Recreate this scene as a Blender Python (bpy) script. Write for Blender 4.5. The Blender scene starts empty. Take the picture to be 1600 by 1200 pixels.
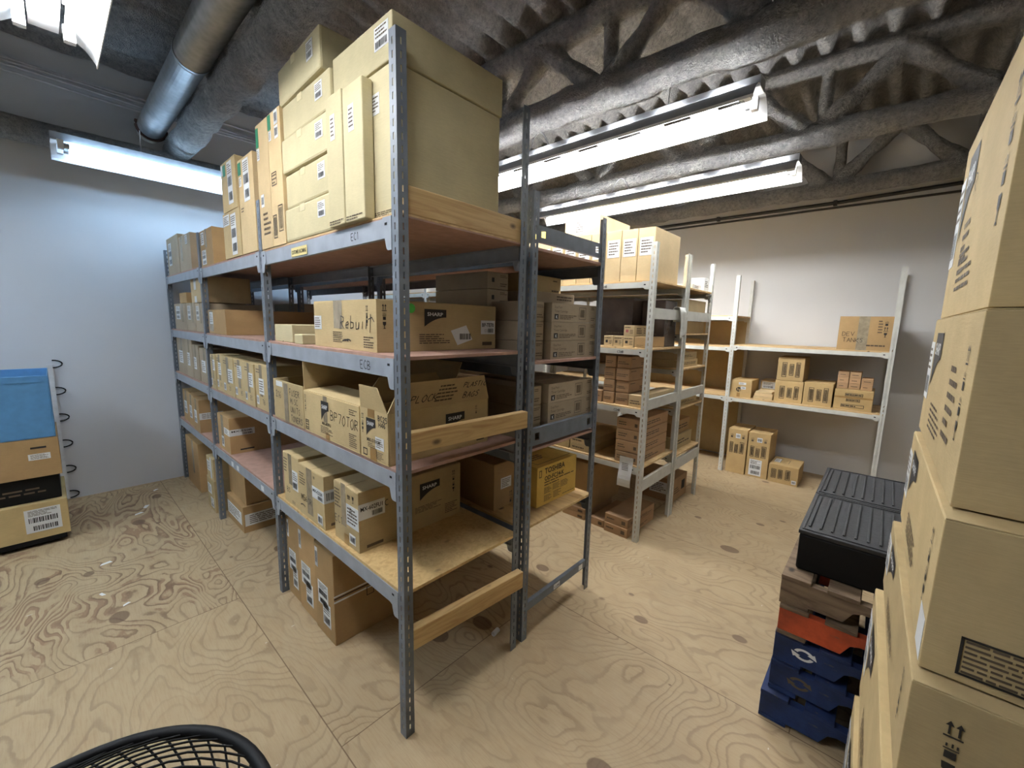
import bpy, bmesh, math, random
from mathutils import Vector, Matrix, noise
random.seed(7)
S = bpy.context.scene
COL = S.collection
PI = math.pi
# ------------------------------------------------------------------ materials
MATS = {}
def lin(c):
    def f(v):
        v /= 255.0
        return v / 12.92 if v <= .04045 else ((v + .055) / 1.055) ** 2.4
    return (f(c[0]), f(c[1]), f(c[2]), 1)
def newmat(name):
    m = bpy.data.materials.new(name); m.use_nodes = True
    nt = m.node_tree
    return m, nt, nt.nodes['Principled BSDF']
def N(nt, t, **kw):
    n = nt.nodes.new(t)
    for k, v in kw.items(): setattr(n, k, v)
    return n
def mixc(nt, fac, a, b, mode='MIX'):
    n = N(nt, 'ShaderNodeMix', data_type='RGBA', blend_type=mode)
    for sock, v in ((n.inputs[0], fac), (n.inputs[6], a), (n.inputs[7], b)):
        if hasattr(v, 'links'): nt.links.new(v, sock)
        else: sock.default_value = v
    return n.outputs[2]
def math_(nt, op, a, b=None, c=None, clamp=False):
    n = N(nt, 'ShaderNodeMath', operation=op, use_clamp=clamp)
    for i, v in enumerate((a, b, c)):
        if v is None: continue
        if hasattr(v, 'links'): nt.links.new(v, n.inputs[i])
        else: n.inputs[i].default_value = v
    return n.outputs[0]
def coords(nt, scale=(1, 1, 1), kind='Object', loc=(0, 0, 0)):
    tc = N(nt, 'ShaderNodeTexCoord'); mp = N(nt, 'ShaderNodeMapping')
    mp.inputs['Scale'].default_value = scale; mp.inputs['Location'].default_value = loc
    nt.links.new(tc.outputs[kind], mp.inputs[0]); return mp.outputs[0]
def noise_(nt, vec, scale, detail=3, rough=.5, dist=0):
    n = N(nt, 'ShaderNodeTexNoise'); n.inputs['Scale'].default_value = scale
    n.inputs['Detail'].default_value = detail; n.inputs['Roughness'].default_value = rough
    n.inputs['Distortion'].default_value = dist
    nt.links.new(vec, n.inputs['Vector']); return n.outputs['Fac']
def ramp(nt, fac, stops):
    r = N(nt, 'ShaderNodeValToRGB'); e = r.color_ramp.elements
    while len(e) < len(stops): e.new(.5)
    for x, (p, c) in zip(e, stops): x.position = p; x.color = c
    nt.links.new(fac, r.inputs[0]); return r.outputs[0]
def bump(nt, b, h, strength, dist):
    n = N(nt, 'ShaderNodeBump'); n.inputs['Strength'].default_value = strength; n.inputs['Distance'].default_value = dist
    nt.links.new(h, n.inputs['Height']); nt.links.new(n.outputs[0], b.inputs['Normal'])
def simple(name, c, rough=.6, metal=0, var=.12, scale=18, bs=0, spec=None):
    m, nt, b = newmat(name)
    v = coords(nt); n = noise_(nt, v, scale, 4)
    c = lin(c); d = tuple(x * (1 - var) for x in c[:3]) + (1,); e = tuple(min(1, x * (1 + var)) for x in c[:3]) + (1,)
    nt.links.new(ramp(nt, n, [(.3, d), (.7, e)]), b.inputs['Base Color'])
    b.inputs['Roughness'].default_value = rough; b.inputs['Metallic'].default_value = metal
    if spec is not None: b.inputs['Specular IOR Level'].default_value = spec
    if bs: bump(nt, b, noise_(nt, v, scale * 3, 3), bs, .004)
    MATS[name] = m; return m
def cardboard(name, c):
    m, nt, b = newmat(name); v = coords(nt)
    n = noise_(nt, v, 6, 5, .6); c = lin(c)
    oi = N(nt, 'ShaderNodeObjectInfo')
    col = ramp(nt, n, [(.25, tuple(x * .87 for x in c[:3]) + (1,)), (.75, tuple(min(1, x * 1.1) for x in c[:3]) + (1,))])
    r = math_(nt, 'MULTIPLY_ADD', oi.outputs['Random'], .22, .86)
    cr = N(nt, 'ShaderNodeCombineColor'); [nt.links.new(r, cr.inputs[i]) for i in range(3)]
    col = mixc(nt, 1, col, cr.outputs[0], 'MULTIPLY')
    fib = noise_(nt, coords(nt, (40, 40, 400)), 1, 2)
    col = mixc(nt, .10, col, mixc(nt, 1, col, ramp(nt, fib, [(.35, (.45, .45, .45, 1)), (.65, (1, 1, 1, 1))]), 'MULTIPLY'))
    nt.links.new(col, b.inputs['Base Color']); b.inputs['Roughness'].default_value = .8
    b.inputs['Specular IOR Level'].default_value = .25
    bump(nt, b, noise_(nt, coords(nt, (3, 3, 30)), 6, 3), .25, .002)
    MATS[name] = m
cardboard('kraft', (194, 172, 128)); cardboard('tan', (200, 189, 152)); cardboard('brown', (178, 146, 102))
cardboard('greyed', (172, 156, 132)); cardboard('yellow', (220, 184, 96)); cardboard('redbrown', (178, 144, 108)); cardboard('gold', (186, 158, 110)); cardboard('packing', (196, 172, 122))
cardboard('light', (204, 180, 138)); cardboard('inside', (150, 118, 78))
simple('ink', (38, 34, 30), .7); simple('greyink', (88, 74, 56), .75); simple('paper', (226, 228, 228), .6, var=.03)
simple('green', (36, 120, 84), .6, var=.05); simple('lime', (70, 190, 66), .6, var=.05); simple('pinkprint', (176, 96, 96), .7)
simple('tape', (150, 138, 116), .25, var=.2, scale=30); simple('paletape', (206, 194, 152), .35, var=.06); simple('browntape', (150, 116, 66), .3, var=.15)
simple('yellowtag', (222, 206, 140), .6, var=.05)
simple('steel', (106, 113, 122), .45, .1, .16, 14); simple('beamgrey', (150, 157, 166), .45, .05, .12, 12)
simple('whitesteel', (206, 206, 198), .5, .05, .07, 16); simple('black', (9, 9, 10), .6, var=.2, spec=.25)
simple('blackplastic', (46, 47, 49), .5, var=.25, scale=40, bs=.2); simple('wirewhite', (205, 208, 210), .5)
simple('hardboard', (168, 134, 118), .75, var=.12, scale=25); simple('blue', (30, 62, 124), .6, var=.35, scale=14)
simple('orange', (190, 74, 34), .65, var=.3, scale=14); simple('oldwood', (112, 94, 74), .85, var=.35, scale=12)
simple('binblue', (84, 138, 184), .5, var=.1); simple('shrink', (84, 72, 66), .22, var=.3, scale=6, bs=.5)
simple('cloth', (214, 214, 206), .9, var=.08); simple('rust', (84, 58, 50), .7); simple('cable', (205, 205, 208), .5)
simple('conduit', (52, 50, 48), .5, var=.2); simple('chrome', (170, 172, 176), .3, .8)
def wood(name, c, c2, sc=(2, 30, 30), rough=.65):
    m, nt, b = newmat(name); v = coords(nt, sc)
    n = noise_(nt, v, 1.2, 5, .6, 1.2)
    col = ramp(nt, n, [(.3, lin(c2)), (.55, lin(c)), (.8, lin(tuple(min(255, x * 1.06) for x in c)))])
    vo = N(nt, 'ShaderNodeTexVoronoi'); vo.inputs['Scale'].default_value = 1; nt.links.new(coords(nt, (5, 9, 9)), vo.inputs[0])
    k = ramp(nt, vo.outputs['Distance'], [(.05, (1, 1, 1, 1)), (.13, (0, 0, 0, 1))])
    nt.links.new(mixc(nt, k, col, lin(tuple(x * .55 for x in c2))), b.inputs['Base Color'])
    b.inputs['Roughness'].default_value = rough; MATS[name] = m
wood('lumber', (206, 176, 122), (180, 142, 92)); wood('particle', (208, 176, 120), (188, 152, 98), (30, 30, 30))
wood('plyboard', (196, 164, 112), (150, 118, 74), (14, 3, 10)); wood('palewood', (206, 176, 128), (176, 140, 92), (12, 3, 12))
wood('palletwood', (122, 102, 80), (76, 60, 46), (20, 3, 20), .9)
def galv():
    m, nt, b = newmat('galvanised'); v = coords(nt)
    vo = N(nt, 'ShaderNodeTexVoronoi'); vo.inputs['Scale'].default_value = 26; nt.links.new(v, vo.inputs[0])
    col = mixc(nt, noise_(nt, v, 5, 4), lin((150, 152, 154)), lin((198, 200, 202)))
    col = mixc(nt, .25, col, vo.outputs['Distance'], 'SOFT_LIGHT')
    nt.links.new(col, b.inputs['Base Color']); b.inputs['Metallic'].default_value = .75
    nt.links.new(math_(nt, 'MULTIPLY_ADD', noise_(nt, v, 7, 4), .35, .22), b.inputs['Roughness']); MATS['galvanised'] = m
galv()
def paint(name, c, rough=.7):
    m, nt, b = newmat(name); v = coords(nt)
    n = noise_(nt, v, 1.3, 4); c = lin(c)
    col = ramp(nt, n, [(.3, tuple(x * .95 for x in c[:3]) + (1,)), (.7, c)])
    sc = ramp(nt, noise_(nt, coords(nt, (3, 3, 9)), 3, 6, .7), [(.70, (1, 1, 1, 1)), (.78, (.86, .85, .83, 1))])
    nt.links.new(mixc(nt, 1, col, sc, 'MULTIPLY'), b.inputs['Base Color'])
    b.inputs['Roughness'].default_value = rough; bump(nt, b, noise_(nt, v, 140, 2), .08, .002); MATS[name] = m
paint('wallpaint', (206, 208, 212)); paint('farpaint', (128, 126, 122)); paint('wallside', (214, 213, 211))
def fuzz():
    m, nt, b = newmat('fireproofing'); v = coords(nt)
    n = noise_(nt, v, 30, 7, .8); n2 = noise_(nt, v, 4, 4, .6)
    c = ramp(nt, n, [(.28, lin((120, 119, 120))), (.5, lin((196, 194, 190))), (.75, lin((236, 233, 226)))])
    c = mixc(nt, ramp(nt, n2, [(.35, (0, 0, 0, 1)), (.7, (.6, .6, .6, 1))]), c, lin((150, 149, 152)))
    nt.links.new(c, b.inputs['Base Color']); b.inputs['Roughness'].default_value = 1; b.inputs['Specular IOR Level'].default_value = .1
    bump(nt, b, math_(nt, 'ADD', n, noise_(nt, v, 110, 3)), 1, .06); MATS['fireproofing'] = m
fuzz()
def floor_mat():
    m, nt, b = newmat('plywood_floor')
    tc = N(nt, 'ShaderNodeTexCoord'); sx = N(nt, 'ShaderNodeSeparateXYZ'); nt.links.new(tc.outputs['Object'], sx.inputs[0])
    x, y = sx.outputs[0], sx.outputs[1]
    xs = math_(nt, 'DIVIDE', math_(nt, 'ADD', x, .18), 1.22); i = math_(nt, 'FLOOR', xs); fx = math_(nt, 'FRACT', xs)
    odd = math_(nt, 'ABSOLUTE', math_(nt, 'MODULO', i, 2))
    ys = math_(nt, 'DIVIDE', math_(nt, 'SUBTRACT', math_(nt, 'SUBTRACT', y, .15), math_(nt, 'MULTIPLY', odd, 1.22)), 2.44)
    j = math_(nt, 'FLOOR', ys); fy = math_(nt, 'FRACT', ys)
    cid = N(nt, 'ShaderNodeCombineXYZ'); nt.links.new(i, cid.inputs[0]); nt.links.new(j, cid.inputs[1])
    wn = N(nt, 'ShaderNodeTexWhiteNoise', noise_dimensions='3D'); nt.links.new(cid.outputs[0], wn.inputs[0])
    off = N(nt, 'ShaderNodeVectorMath', operation='MULTIPLY_ADD'); nt.links.new(wn.outputs['Color'], off.inputs[0])
    off.inputs[1].default_value = (40, 40, 40); nt.links.new(tc.outputs['Object'], off.inputs[2])
    mp = N(nt, 'ShaderNodeMapping'); mp.inputs['Scale'].default_value = (1.9, .95, 1); nt.links.new(off.outputs[0], mp.inputs[0])
    n1 = noise_(nt, mp.outputs[0], 1.0, 2.6, .5, .35)
    jag = noise_(nt, mp.outputs[0], 14, 3, .6)
    fr = math_(nt, 'FRACT', math_(nt, 'MULTIPLY_ADD', jag, .5, math_(nt, 'MULTIPLY', n1, 35)))
    line = ramp(nt, fr, [(0, (1, 1, 1, 1)), (.12, (.85, .85, .85, 1)), (.24, (.1, .1, .1, 1)), (.6, (0, 0, 0, 1)), (.93, (0, 0, 0, 1)), (1, (1, 1, 1, 1))])
    patch = ramp(nt, noise_(nt, mp.outputs[0], 1.6, 4), [(.38, (.3, .3, .3, 1)), (.6, (1, 1, 1, 1))])
    strong = math_(nt, 'MULTIPLY', math_(nt, 'COMPARE', i, -1, .1), math_(nt, 'COMPARE', j, 0, .1))
    amt = math_(nt, 'MULTIPLY_ADD', strong, .32, math_(nt, 'MULTIPLY_ADD', wn.outputs['Value'], .16, .36))
    base = mixc(nt, wn.outputs['Value'], lin((186, 166, 132)), lin((176, 158, 128)))
    base = mixc(nt, noise_(nt, mp.outputs[0], 7, 4), base, lin((172, 148, 112)))
    fill = math_(nt, 'MULTIPLY', math_(nt, 'MULTIPLY', ramp(nt, fr, [(.0, (1, 1, 1, 1)), (.45, (1, 1, 1, 1)), (.5, (0, 0, 0, 1))]), ramp(nt, noise_(nt, mp.outputs[0], 3, 5, .65), [(.5, (0, 0, 0, 1)), (.56, (1, 1, 1, 1))])), math_(nt, 'MULTIPLY', strong, .6))
    col = mixc(nt, fill, base, lin((128, 92, 70)))
    lf = math_(nt, 'MULTIPLY', math_(nt, 'MULTIPLY', line, patch), amt)
    col = mixc(nt, lf, col, lin((96, 70, 50)))
    fine = noise_(nt, coords(nt, (60, 5, 1)), 2.2, 4, .6)
    col = mixc(nt, math_(nt, 'MULTIPLY', ramp(nt, fine, [(.48, (0, 0, 0, 1)), (.75, (1, 1, 1, 1))]), .28), col, lin((142, 106, 66)))
    vo = N(nt, 'ShaderNodeTexVoronoi'); vo.inputs['Scale'].default_value = 1; nt.links.new(coords(nt, (4.6, 3.3, 1)), vo.inputs[0])
    sv = N(nt, 'ShaderNodeSeparateColor'); nt.links.new(vo.outputs['Color'], sv.inputs[0])
    rad = math_(nt, 'MULTIPLY', math_(nt, 'SUBTRACT', sv.outputs[0], .2), .3)
    kn = math_(nt, 'MULTIPLY', math_(nt, 'SUBTRACT', rad, vo.outputs['Distance']), 45, clamp=True)
    col = mixc(nt, math_(nt, 'MULTIPLY', kn, .72), col, lin((92, 66, 48)))
    dirt = ramp(nt, noise_(nt, coords(nt), 1.7, 6, .7), [(.48, (0, 0, 0, 1)), (.72, (1, 1, 1, 1))])
    col = mixc(nt, math_(nt, 'MULTIPLY', dirt, .28), col, lin((128, 108, 84)))
    scuff = ramp(nt, noise_(nt, coords(nt, (9, 26, 1)), 1.3, 3), [(.735, (0, 0, 0, 1)), (.76, (1, 1, 1, 1))])
    col = mixc(nt, math_(nt, 'MULTIPLY', scuff, .6), col, lin((226, 220, 206)))
    ex = math_(nt, 'MINIMUM', fx, math_(nt, 'SUBTRACT', 1, fx)); ey = math_(nt, 'MINIMUM', fy, math_(nt, 'SUBTRACT', 1, fy))
    seam = math_(nt, 'MAXIMUM', math_(nt, 'LESS_THAN', ex, .0018), math_(nt, 'LESS_THAN', ey, .0009))
    col = mixc(nt, math_(nt, 'MULTIPLY', seam, .8), col, lin((104, 80, 56)))
    nt.links.new(col, b.inputs['Base Color']); b.inputs['Roughness'].default_value = .55; b.inputs['Specular IOR Level'].default_value = .3
    bump(nt, b, math_(nt, 'SUBTRACT', fine, seam), .25, .004); MATS['floor'] = m
floor_mat()
def scraped(name, c, c2):
    m, nt, b = newmat(name); v = coords(nt); n = noise_(nt, coords(nt, (3, 1, 4)), 7, 6, .7)
    col = ramp(nt, noise_(nt, v, 4, 5, .65), [(.3, lin(tuple(x * .5 for x in c))), (.55, lin(c)), (.8, lin(tuple(min(255, x * 1.25 + 12) for x in c)))])
    nt.links.new(mixc(nt, ramp(nt, n, [(.60, (0, 0, 0, 1)), (.66, (1, 1, 1, 1))]), col, lin(c2)), b.inputs['Base Color'])
    b.inputs['Roughness'].default_value = .75; bump(nt, b, n, .4, .006); MATS[name] = m
scraped('blue', (20, 42, 88), (84, 78, 72)); scraped('orange', (176, 72, 36), (104, 80, 62))
def emit(name, c, s):
    m, nt, b = newmat(name); b.inputs['Base Color'].default_value = (.9, .9, .9, 1)
    b.inputs['Emission Color'].default_value = (*c, 1); b.inputs['Emission Strength'].default_value = s; MATS[name] = m
emit('tube_cool', (.46, .71, 1.0), 19); emit('tube_white', (.96, .98, 1.0), 50); emit('tube_far', (.96, .98, 1.0), 95); emit('tube_fill_back', (.96, .98, 1.0), 16); emit('tube_fill_side', (.72, .86, 1.0), 52); emit('tube_front', (.97, .98, 1.0), 34)  # back and side tubes serve only the added, unseen fill lights
simple('reflector', (236, 238, 240), .45, var=.02); simple('hood', (150, 152, 156), .5, var=.1)
# ------------------------------------------------------------------ mesh helpers
class MB:
    def __init__(s): s.v, s.f, s.m, s.k = [], [], [], []
    def mi(s, m):
        if m not in s.k: s.k.append(m)
        return s.k.index(m)
    def add(s, vs, fs, m):
        o = len(s.v); s.v += [tuple(x) for x in vs]; i = s.mi(m)
        for f in fs: s.f.append([o + a for a in f]); s.m.append(i)
    def quad(s, a, b, c, d, m): s.add((a, b, c, d), ((0, 1, 2, 3),), m)
    def box(s, x0, x1, y0, y1, z0, z1, m, T=None):
        vs = [Vector((x, y, z)) for z in (z0, z1) for y in (y0, y1) for x in (x0, x1)]
        if T is not None: vs = [T @ v for v in vs]
        s.add(vs, ((0, 2, 3, 1), (4, 5, 7, 6), (0, 1, 5, 4), (2, 6, 7, 3), (0, 4, 6, 2), (1, 3, 7, 5)), m)
    def prism(s, pts, d, m):          # pts: 3d outline, d: extrusion vector
        n = len(pts); d = Vector(d); a = [Vector(p) for p in pts]
        s.add(a + [p + d for p in a], [list(range(n))[::-1], list(range(n, 2 * n))] + [(i, (i + 1) % n, n + (i + 1) % n, n + i) for i in range(n)], m)
    def tube(s, path, r, n, m, cap=True, jit=0):
        P = [Vector(p) for p in path]; rings = []; up = Vector((0, 0, 1))
        for i, p in enumerate(P):
            t = (P[min(i + 1, len(P) - 1)] - P[max(i - 1, 0)]).normalized()
            a = t.cross(up)
            if a.length < .05: a = t.cross(Vector((1, 0, 0)))
            a.normalize(); b = a.cross(t); rr = r[i] if isinstance(r, (list, tuple)) else r
            ring = []
            for k in range(n):
                w = 2 * PI * k / n; q = p + (a * math.cos(w) + b * math.sin(w)) * rr
                if jit: q += (q - p) * jit * noise.noise(q * 7) + (q - p) * jit * .6 * noise.noise(q * 19)
                ring.append(q)
            rings.append(ring)
        fs = []
        for i in range(len(P) - 1):
            for k in range(n): fs.append((i * n + k, i * n + (k + 1) % n, (i + 1) * n + (k + 1) % n, (i + 1) * n + k))
        if cap: fs += [list(range(n)), [(len(P) - 1) * n + k for k in range(n)][::-1]]
        s.add([q for r_ in rings for q in r_], fs, m)
    def build(s, name, parent=None, smooth=False, bevel=0, loc=None):
        me = bpy.data.meshes.new(name); me.from_pydata(s.v, [], s.f)
        for k in s.k: me.materials.append(MATS[k])
        me.polygons.foreach_set('material_index', s.m)
        if smooth: me.polygons.foreach_set('use_smooth', [True] * len(s.f))
        me.update(); o = bpy.data.objects.new(name, me); COL.objects.link(o)
        if parent: o.parent = parent
        if loc: o.location = loc
        if bevel:
            b = o.modifiers.new('bevel', 'BEVEL'); b.width = bevel; b.segments = 2; b.limit_method = 'ANGLE'; b.angle_limit = .9
        return o
def tag(o, label, cat=None, group=None, kind=None):
    if label: o['label'] = label
    if cat: o['category'] = cat
    if group: o['group'] = group
    if kind: o['kind'] = kind
    return o
def empty(name, loc, label, cat, group=None, rz=0):
    o = bpy.data.objects.new(name, None); COL.objects.link(o); o.location = loc; o.rotation_euler = (0, 0, rz); o.empty_display_size = .1
    return tag(o, label, cat, group)
# ------------------------------------------------------------------ lettering
TXT = {}
def text_mesh(t, bold=False):
    if (t, bold) not in TXT:
        c = bpy.data.curves.new('lettering', 'FONT'); c.body = t; c.size = 1.0; c.resolution_u = 2
        if bold: c.offset = .018
        o = bpy.data.objects.new('lettering', c); me = o.to_mesh()
        vs = [v.co.copy() for v in me.vertices]; fs = [list(p.vertices) for p in me.polygons]
        w = max([v.x for v in vs] or [1]); o.to_mesh_clear(); bpy.data.objects.remove(o); bpy.data.curves.remove(c)
        TXT[(t, bold)] = (vs, fs, w)
    return TXT[(t, bold)]
HAND = {'A': [(0, 0, 2, 6, 4, 0), (.8, 2.2, 3.2, 2.4)], 'B': [(0, 0, 0, 6, 3, 5.4, 3, 3.6, .2, 3, 3.6, 2, 3, .2, 0, 0)], 'C': [(3.6, 5.2, 2, 6, .4, 4, .4, 1.6, 2, 0, 3.8, .6)],
 'D': [(0, 0, 0, 6, 2.6, 5.4, 3.8, 3, 2.6, .4, 0, 0)], 'E': [(3.4, 6, 0, 6, 0, 0, 3.6, 0), (0, 3, 2.8, 3.2)], 'F': [(3.4, 6, 0, 6, 0, 0), (0, 3, 2.6, 3)],
 'G': [(3.6, 5, 2, 6, .2, 3.4, 1.4, 0, 3.6, .6, 3.6, 2.6, 2.2, 2.6)], 'H': [(0, 0, 0, 6), (3.6, 0, 3.6, 6), (0, 3, 3.6, 3.2)], 'I': [(1.5, 0, 1.5, 6)],
 'K': [(0, 0, 0, 6), (3.6, 6, .2, 2.8, 3.8, 0)], 'L': [(0, 6, 0, 0, 3.4, 0)], 'M': [(0, 0, .4, 6, 2, 2, 3.6, 6, 4, 0)], 'N': [(0, 0, 0, 6, 3.6, 0, 3.6, 6)],
 'O': [(2, 6, .2, 4, .4, 1.4, 2, 0, 3.6, 1.6, 3.6, 4.4, 2, 6)], 'P': [(0, 0, 0, 6, 3, 5.4, 3, 3.4, 0, 2.8)], 'R': [(0, 0, 0, 6, 3, 5.4, 2.8, 3.6, .2, 3, 3.8, 0)],
 'S': [(3.4, 5.2, 1.8, 6, .4, 4.6, 3.2, 2.2, 2.4, .2, .2, .6)], 'T': [(0, 6, 4, 6), (2, 6, 2, 0)], 'U': [(0, 6, .2, 1, 1.8, 0, 3.4, 1, 3.6, 6)], 'V': [(0, 6, 2, 0, 4, 6)],
 'X': [(0, 0, 3.8, 6), (0, 6, 3.8, 0)], 'Z': [(0, 6, 3.6, 6, 0, 0, 3.8, 0)], '-': [(.4, 3, 3, 3)], '0': [(2, 6, .2, 4, .4, 1.4, 2, 0, 3.6, 1.6, 3.6, 4.4, 2, 6)],
 '1': [(1, 4.8, 2, 6, 2, 0)], '2': [(.2, 4.8, 1.8, 6, 3.4, 4.6, 0, 0, 4.2, .2)], '3': [(.2, 5.6, 3.2, 5.6, 1.6, 3.4, 3.4, 2, 2, 0, 0, .6)], '4': [(2.8, 0, 2.8, 6, 0, 2, 4, 2)],
 '5': [(3.4, 6, .4, 6, .2, 3.4, 3, 3.2, 3.2, .8, 0, 0)], '6': [(3, 6, .6, 3.6, .2, 1.4, 1.8, 0, 3.4, 1.4, 2, 3, .4, 2)], '7': [(0, 6, 3.8, 6, 1.4, 0)],
 '8': [(2, 3.2, .4, 4.6, 2, 6, 3.4, 4.6, .4, 1.4, 2, 0, 3.6, 1.4, 2, 3.2)], 'e': [(.2, 1.8, 3, 2.2, 2.2, 3.6, .6, 2.8, .6, .6, 3, .4)], 'b': [(0, 6, .2, 0, 2.8, .4, 2.8, 2.6, .2, 2.8)],
 'u': [(0, 3.4, .4, .2, 2.4, .6, 2.8, 3.4, 3, 0)], 'i': [(1, 3.4, 1, 0)], 'l': [(1, 7, 1.2, 0)], 't': [(1.4, 7, 1.4, -1), (-.6, 4.6, 2.4, 5.4, 4.4, 3.6)], ' ': [], '(': [(-3, 0, 0, 1.4, 4, 2, 8, 1.4, 10, .4)]}
# ------------------------------------------------------------------ cartons
class Face:
    """A face of a box in local coordinates: u runs right, v up, as seen from outside."""
    def __init__(s, f, x0, x1, y0, y1, z0, z1):
        s.o, s.U, s.V, s.n = {'W': ((x0, y1, z0), (0, y0 - y1, 0), (0, 0, z1 - z0), (-1, 0, 0)), 'S': ((x0, y0, z0), (x1 - x0, 0, 0), (0, 0, z1 - z0), (0, -1, 0)),
            'N': ((x1, y1, z0), (x0 - x1, 0, 0), (0, 0, z1 - z0), (0, 1, 0)), 'T': ((x0, y0, z1), (x1 - x0, 0, 0), (0, y1 - y0, 0), (0, 0, 1)),
            'Q': ((x0, y1, z1), (0, y0 - y1, 0), (x1 - x0, 0, 0), (0, 0, 1)), 'E': ((x1, y0, z0), (0, y1 - y0, 0), (0, 0, z1 - z0), (1, 0, 0))}[f]
        s.o, s.U, s.V, s.n = map(Vector, (s.o, s.U, s.V, s.n)); s.w, s.h = s.U.length, s.V.length
    def p(s, u, v, off=.0012): return s.o + s.U * u + s.V * v + s.n * off
def d_rect(mb, F, u0, u1, v0, v1, m, off=.0012, sk=0): mb.quad(F.p(u0, v0, off), F.p(u1, v0 + sk, off), F.p(u1, v1 + sk, off), F.p(u0, v1, off), m)
def d_lines(mb, F, u0, u1, v0, v1, n, m='greyink', off=.0012):
    h = (v1 - v0) / n
    for i in range(n):
        u = u0; e = u1 - (u1 - u0) * random.choice((0, .05, .2, .35)); y = v0 + h * i
        while u < e - .005:
            w = (u1 - u0) * random.uniform(.08, .24); d_rect(mb, F, u, min(e, u + w), y + h * .28, y + h * .72, m, off); u += w + (u1 - u0) * .025
def d_barcode(mb, F, u0, u1, v0, v1, m='ink', off=.002):
    u = u0; d = (u1 - u0) / 16
    while u < u1:
        w = d * random.choice((.3, .5, .8)); d_rect(mb, F, u, min(u1, u + w), v0, v1, m, off); u += w + d * random.choice((.3, .6))
def d_text(mb, F, u, v, h, t, m='ink', bold=False, off=.0014, wide=None):
    vs, fs, w = text_mesh(t, bold); hh = h * F.h / .7; ux = F.U.normalized(); vx = F.V.normalized(); o = F.p(u, v, off)
    k = hh if wide is None else wide * F.w / w
    mb.add([o + ux * (q.x * k) + vx * (q.y * hh) for q in vs], fs, m)
def d_hand(mb, F, u, v, h, t, m='ink', off=.0016, sw=.075, slant=0, rise=0):
    s = h * F.h / 6; ux = F.U.normalized(); vx = F.V.normalized(); x = 0; w = max(.0016, s * 6 * sw * .5)
    for ch in t:
        r = random.Random(ord(ch) * 7 + int(x * 10)); jy = r.uniform(-.4, .4)
        for st in HAND.get(ch, []):
            pts = [(x + st[i] + r.uniform(-.2, .2), st[i + 1] + jy + r.uniform(-.2, .2)) for i in range(0, len(st), 2)]
            for a, b in zip(pts, pts[1:]):
                d = Vector((b[0] - a[0], b[1] - a[1])); L = d.length or 1; nx, ny = -d.y / L * w, d.x / L * w
                q = [(a[0] * s + nx, a[1] * s + ny), (a[0] * s - nx, a[1] * s - ny), (b[0] * s - nx, b[1] * s - ny), (b[0] * s + nx, b[1] * s + ny)]
                off += .00001
                mb.quad(*[F.p(u, v, off) + ux * (c[0] + slant * c[1]) + vx * (c[1] + rise * c[0]) for c in q], m)
        x += 3.2 if ch in 'il1 ' else 5
def d_icons(mb, F, u, v, h, m='ink', kinds='urg'):
    k = len(kinds); s = h / k; W = s * .62 * F.h / F.w
    for i, c in enumerate(kinds):
        y = v + h - s * (i + 1); H = s * .78
        def R(a, b, c_, d): d_rect(mb, F, u + W * a, u + W * b, y + H * c_, y + H * d, m)
        if c == 'u':
            R(0, 1, 0, .1)
            for a in (.08, .58):
                R(a + .12, a + .24, .18, .75); mb.add([F.p(u + W * (a - .04), y + H * .7), F.p(u + W * (a + .4), y + H * .7), F.p(u + W * (a + .18), y + H)], ((0, 1, 2),), m)
        elif c == 'r':
            R(.2, .8, 0, .45); R(.1, .9, .55, .62); R(.2, .3, .7, .9); R(.5, .6, .7, .95); R(.75, .85, .7, .9)
        elif c == 'g':
            mb.add([F.p(u + W * a, y + H * b) for a, b in ((.15, 1), (.2, .6), (.42, .42), (.42, .12), (.2, 0), (.8, 0), (.58, .12), (.58, .42), (.8, .6), (.85, 1))], (list(range(10))[::-1],), m)
        elif c == 't': R(0, 1, .3, .42); R(0, .2, .5, .9); R(.35, .6, .5, .9); R(.75, 1, .5, .9)
def d_logo(mb, F, u0, u1, v0, v1, t='SHARP'):
    n = 8; vm = v0 + (v1 - v0) * .55
    top = [F.p(u0, v1, .0013), F.p(u0, v0, .0013)]
    cur = [F.p(u0 + (u1 - u0) * i / n, v0 + (vm - v0) * (1 - (1 - i / n) ** 2), .0013) for i in range(1, n + 1)]
    mb.add(top + cur + [F.p(u1, v1, .0013)], (list(range(n + 3)),), 'ink')
    d_text(mb, F, u0 + (u1 - u0) * .12, v1 - (v1 - v0) * .38, (v1 - v0) * .2, t, 'paper', True, .0022, wide=(u1 - u0) * .72)
def d_frame(mb, F, u0, u1, v0, v1, m='ink', t=.004):
    a = t / F.w; b = t / F.h
    for r in ((u0, u1, v0, v0 + b), (u0, u1, v1 - b, v1), (u0, u0 + a, v0, v1), (u1 - a, u1, v0, v1)): d_rect(mb, F, *r, m)
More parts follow.
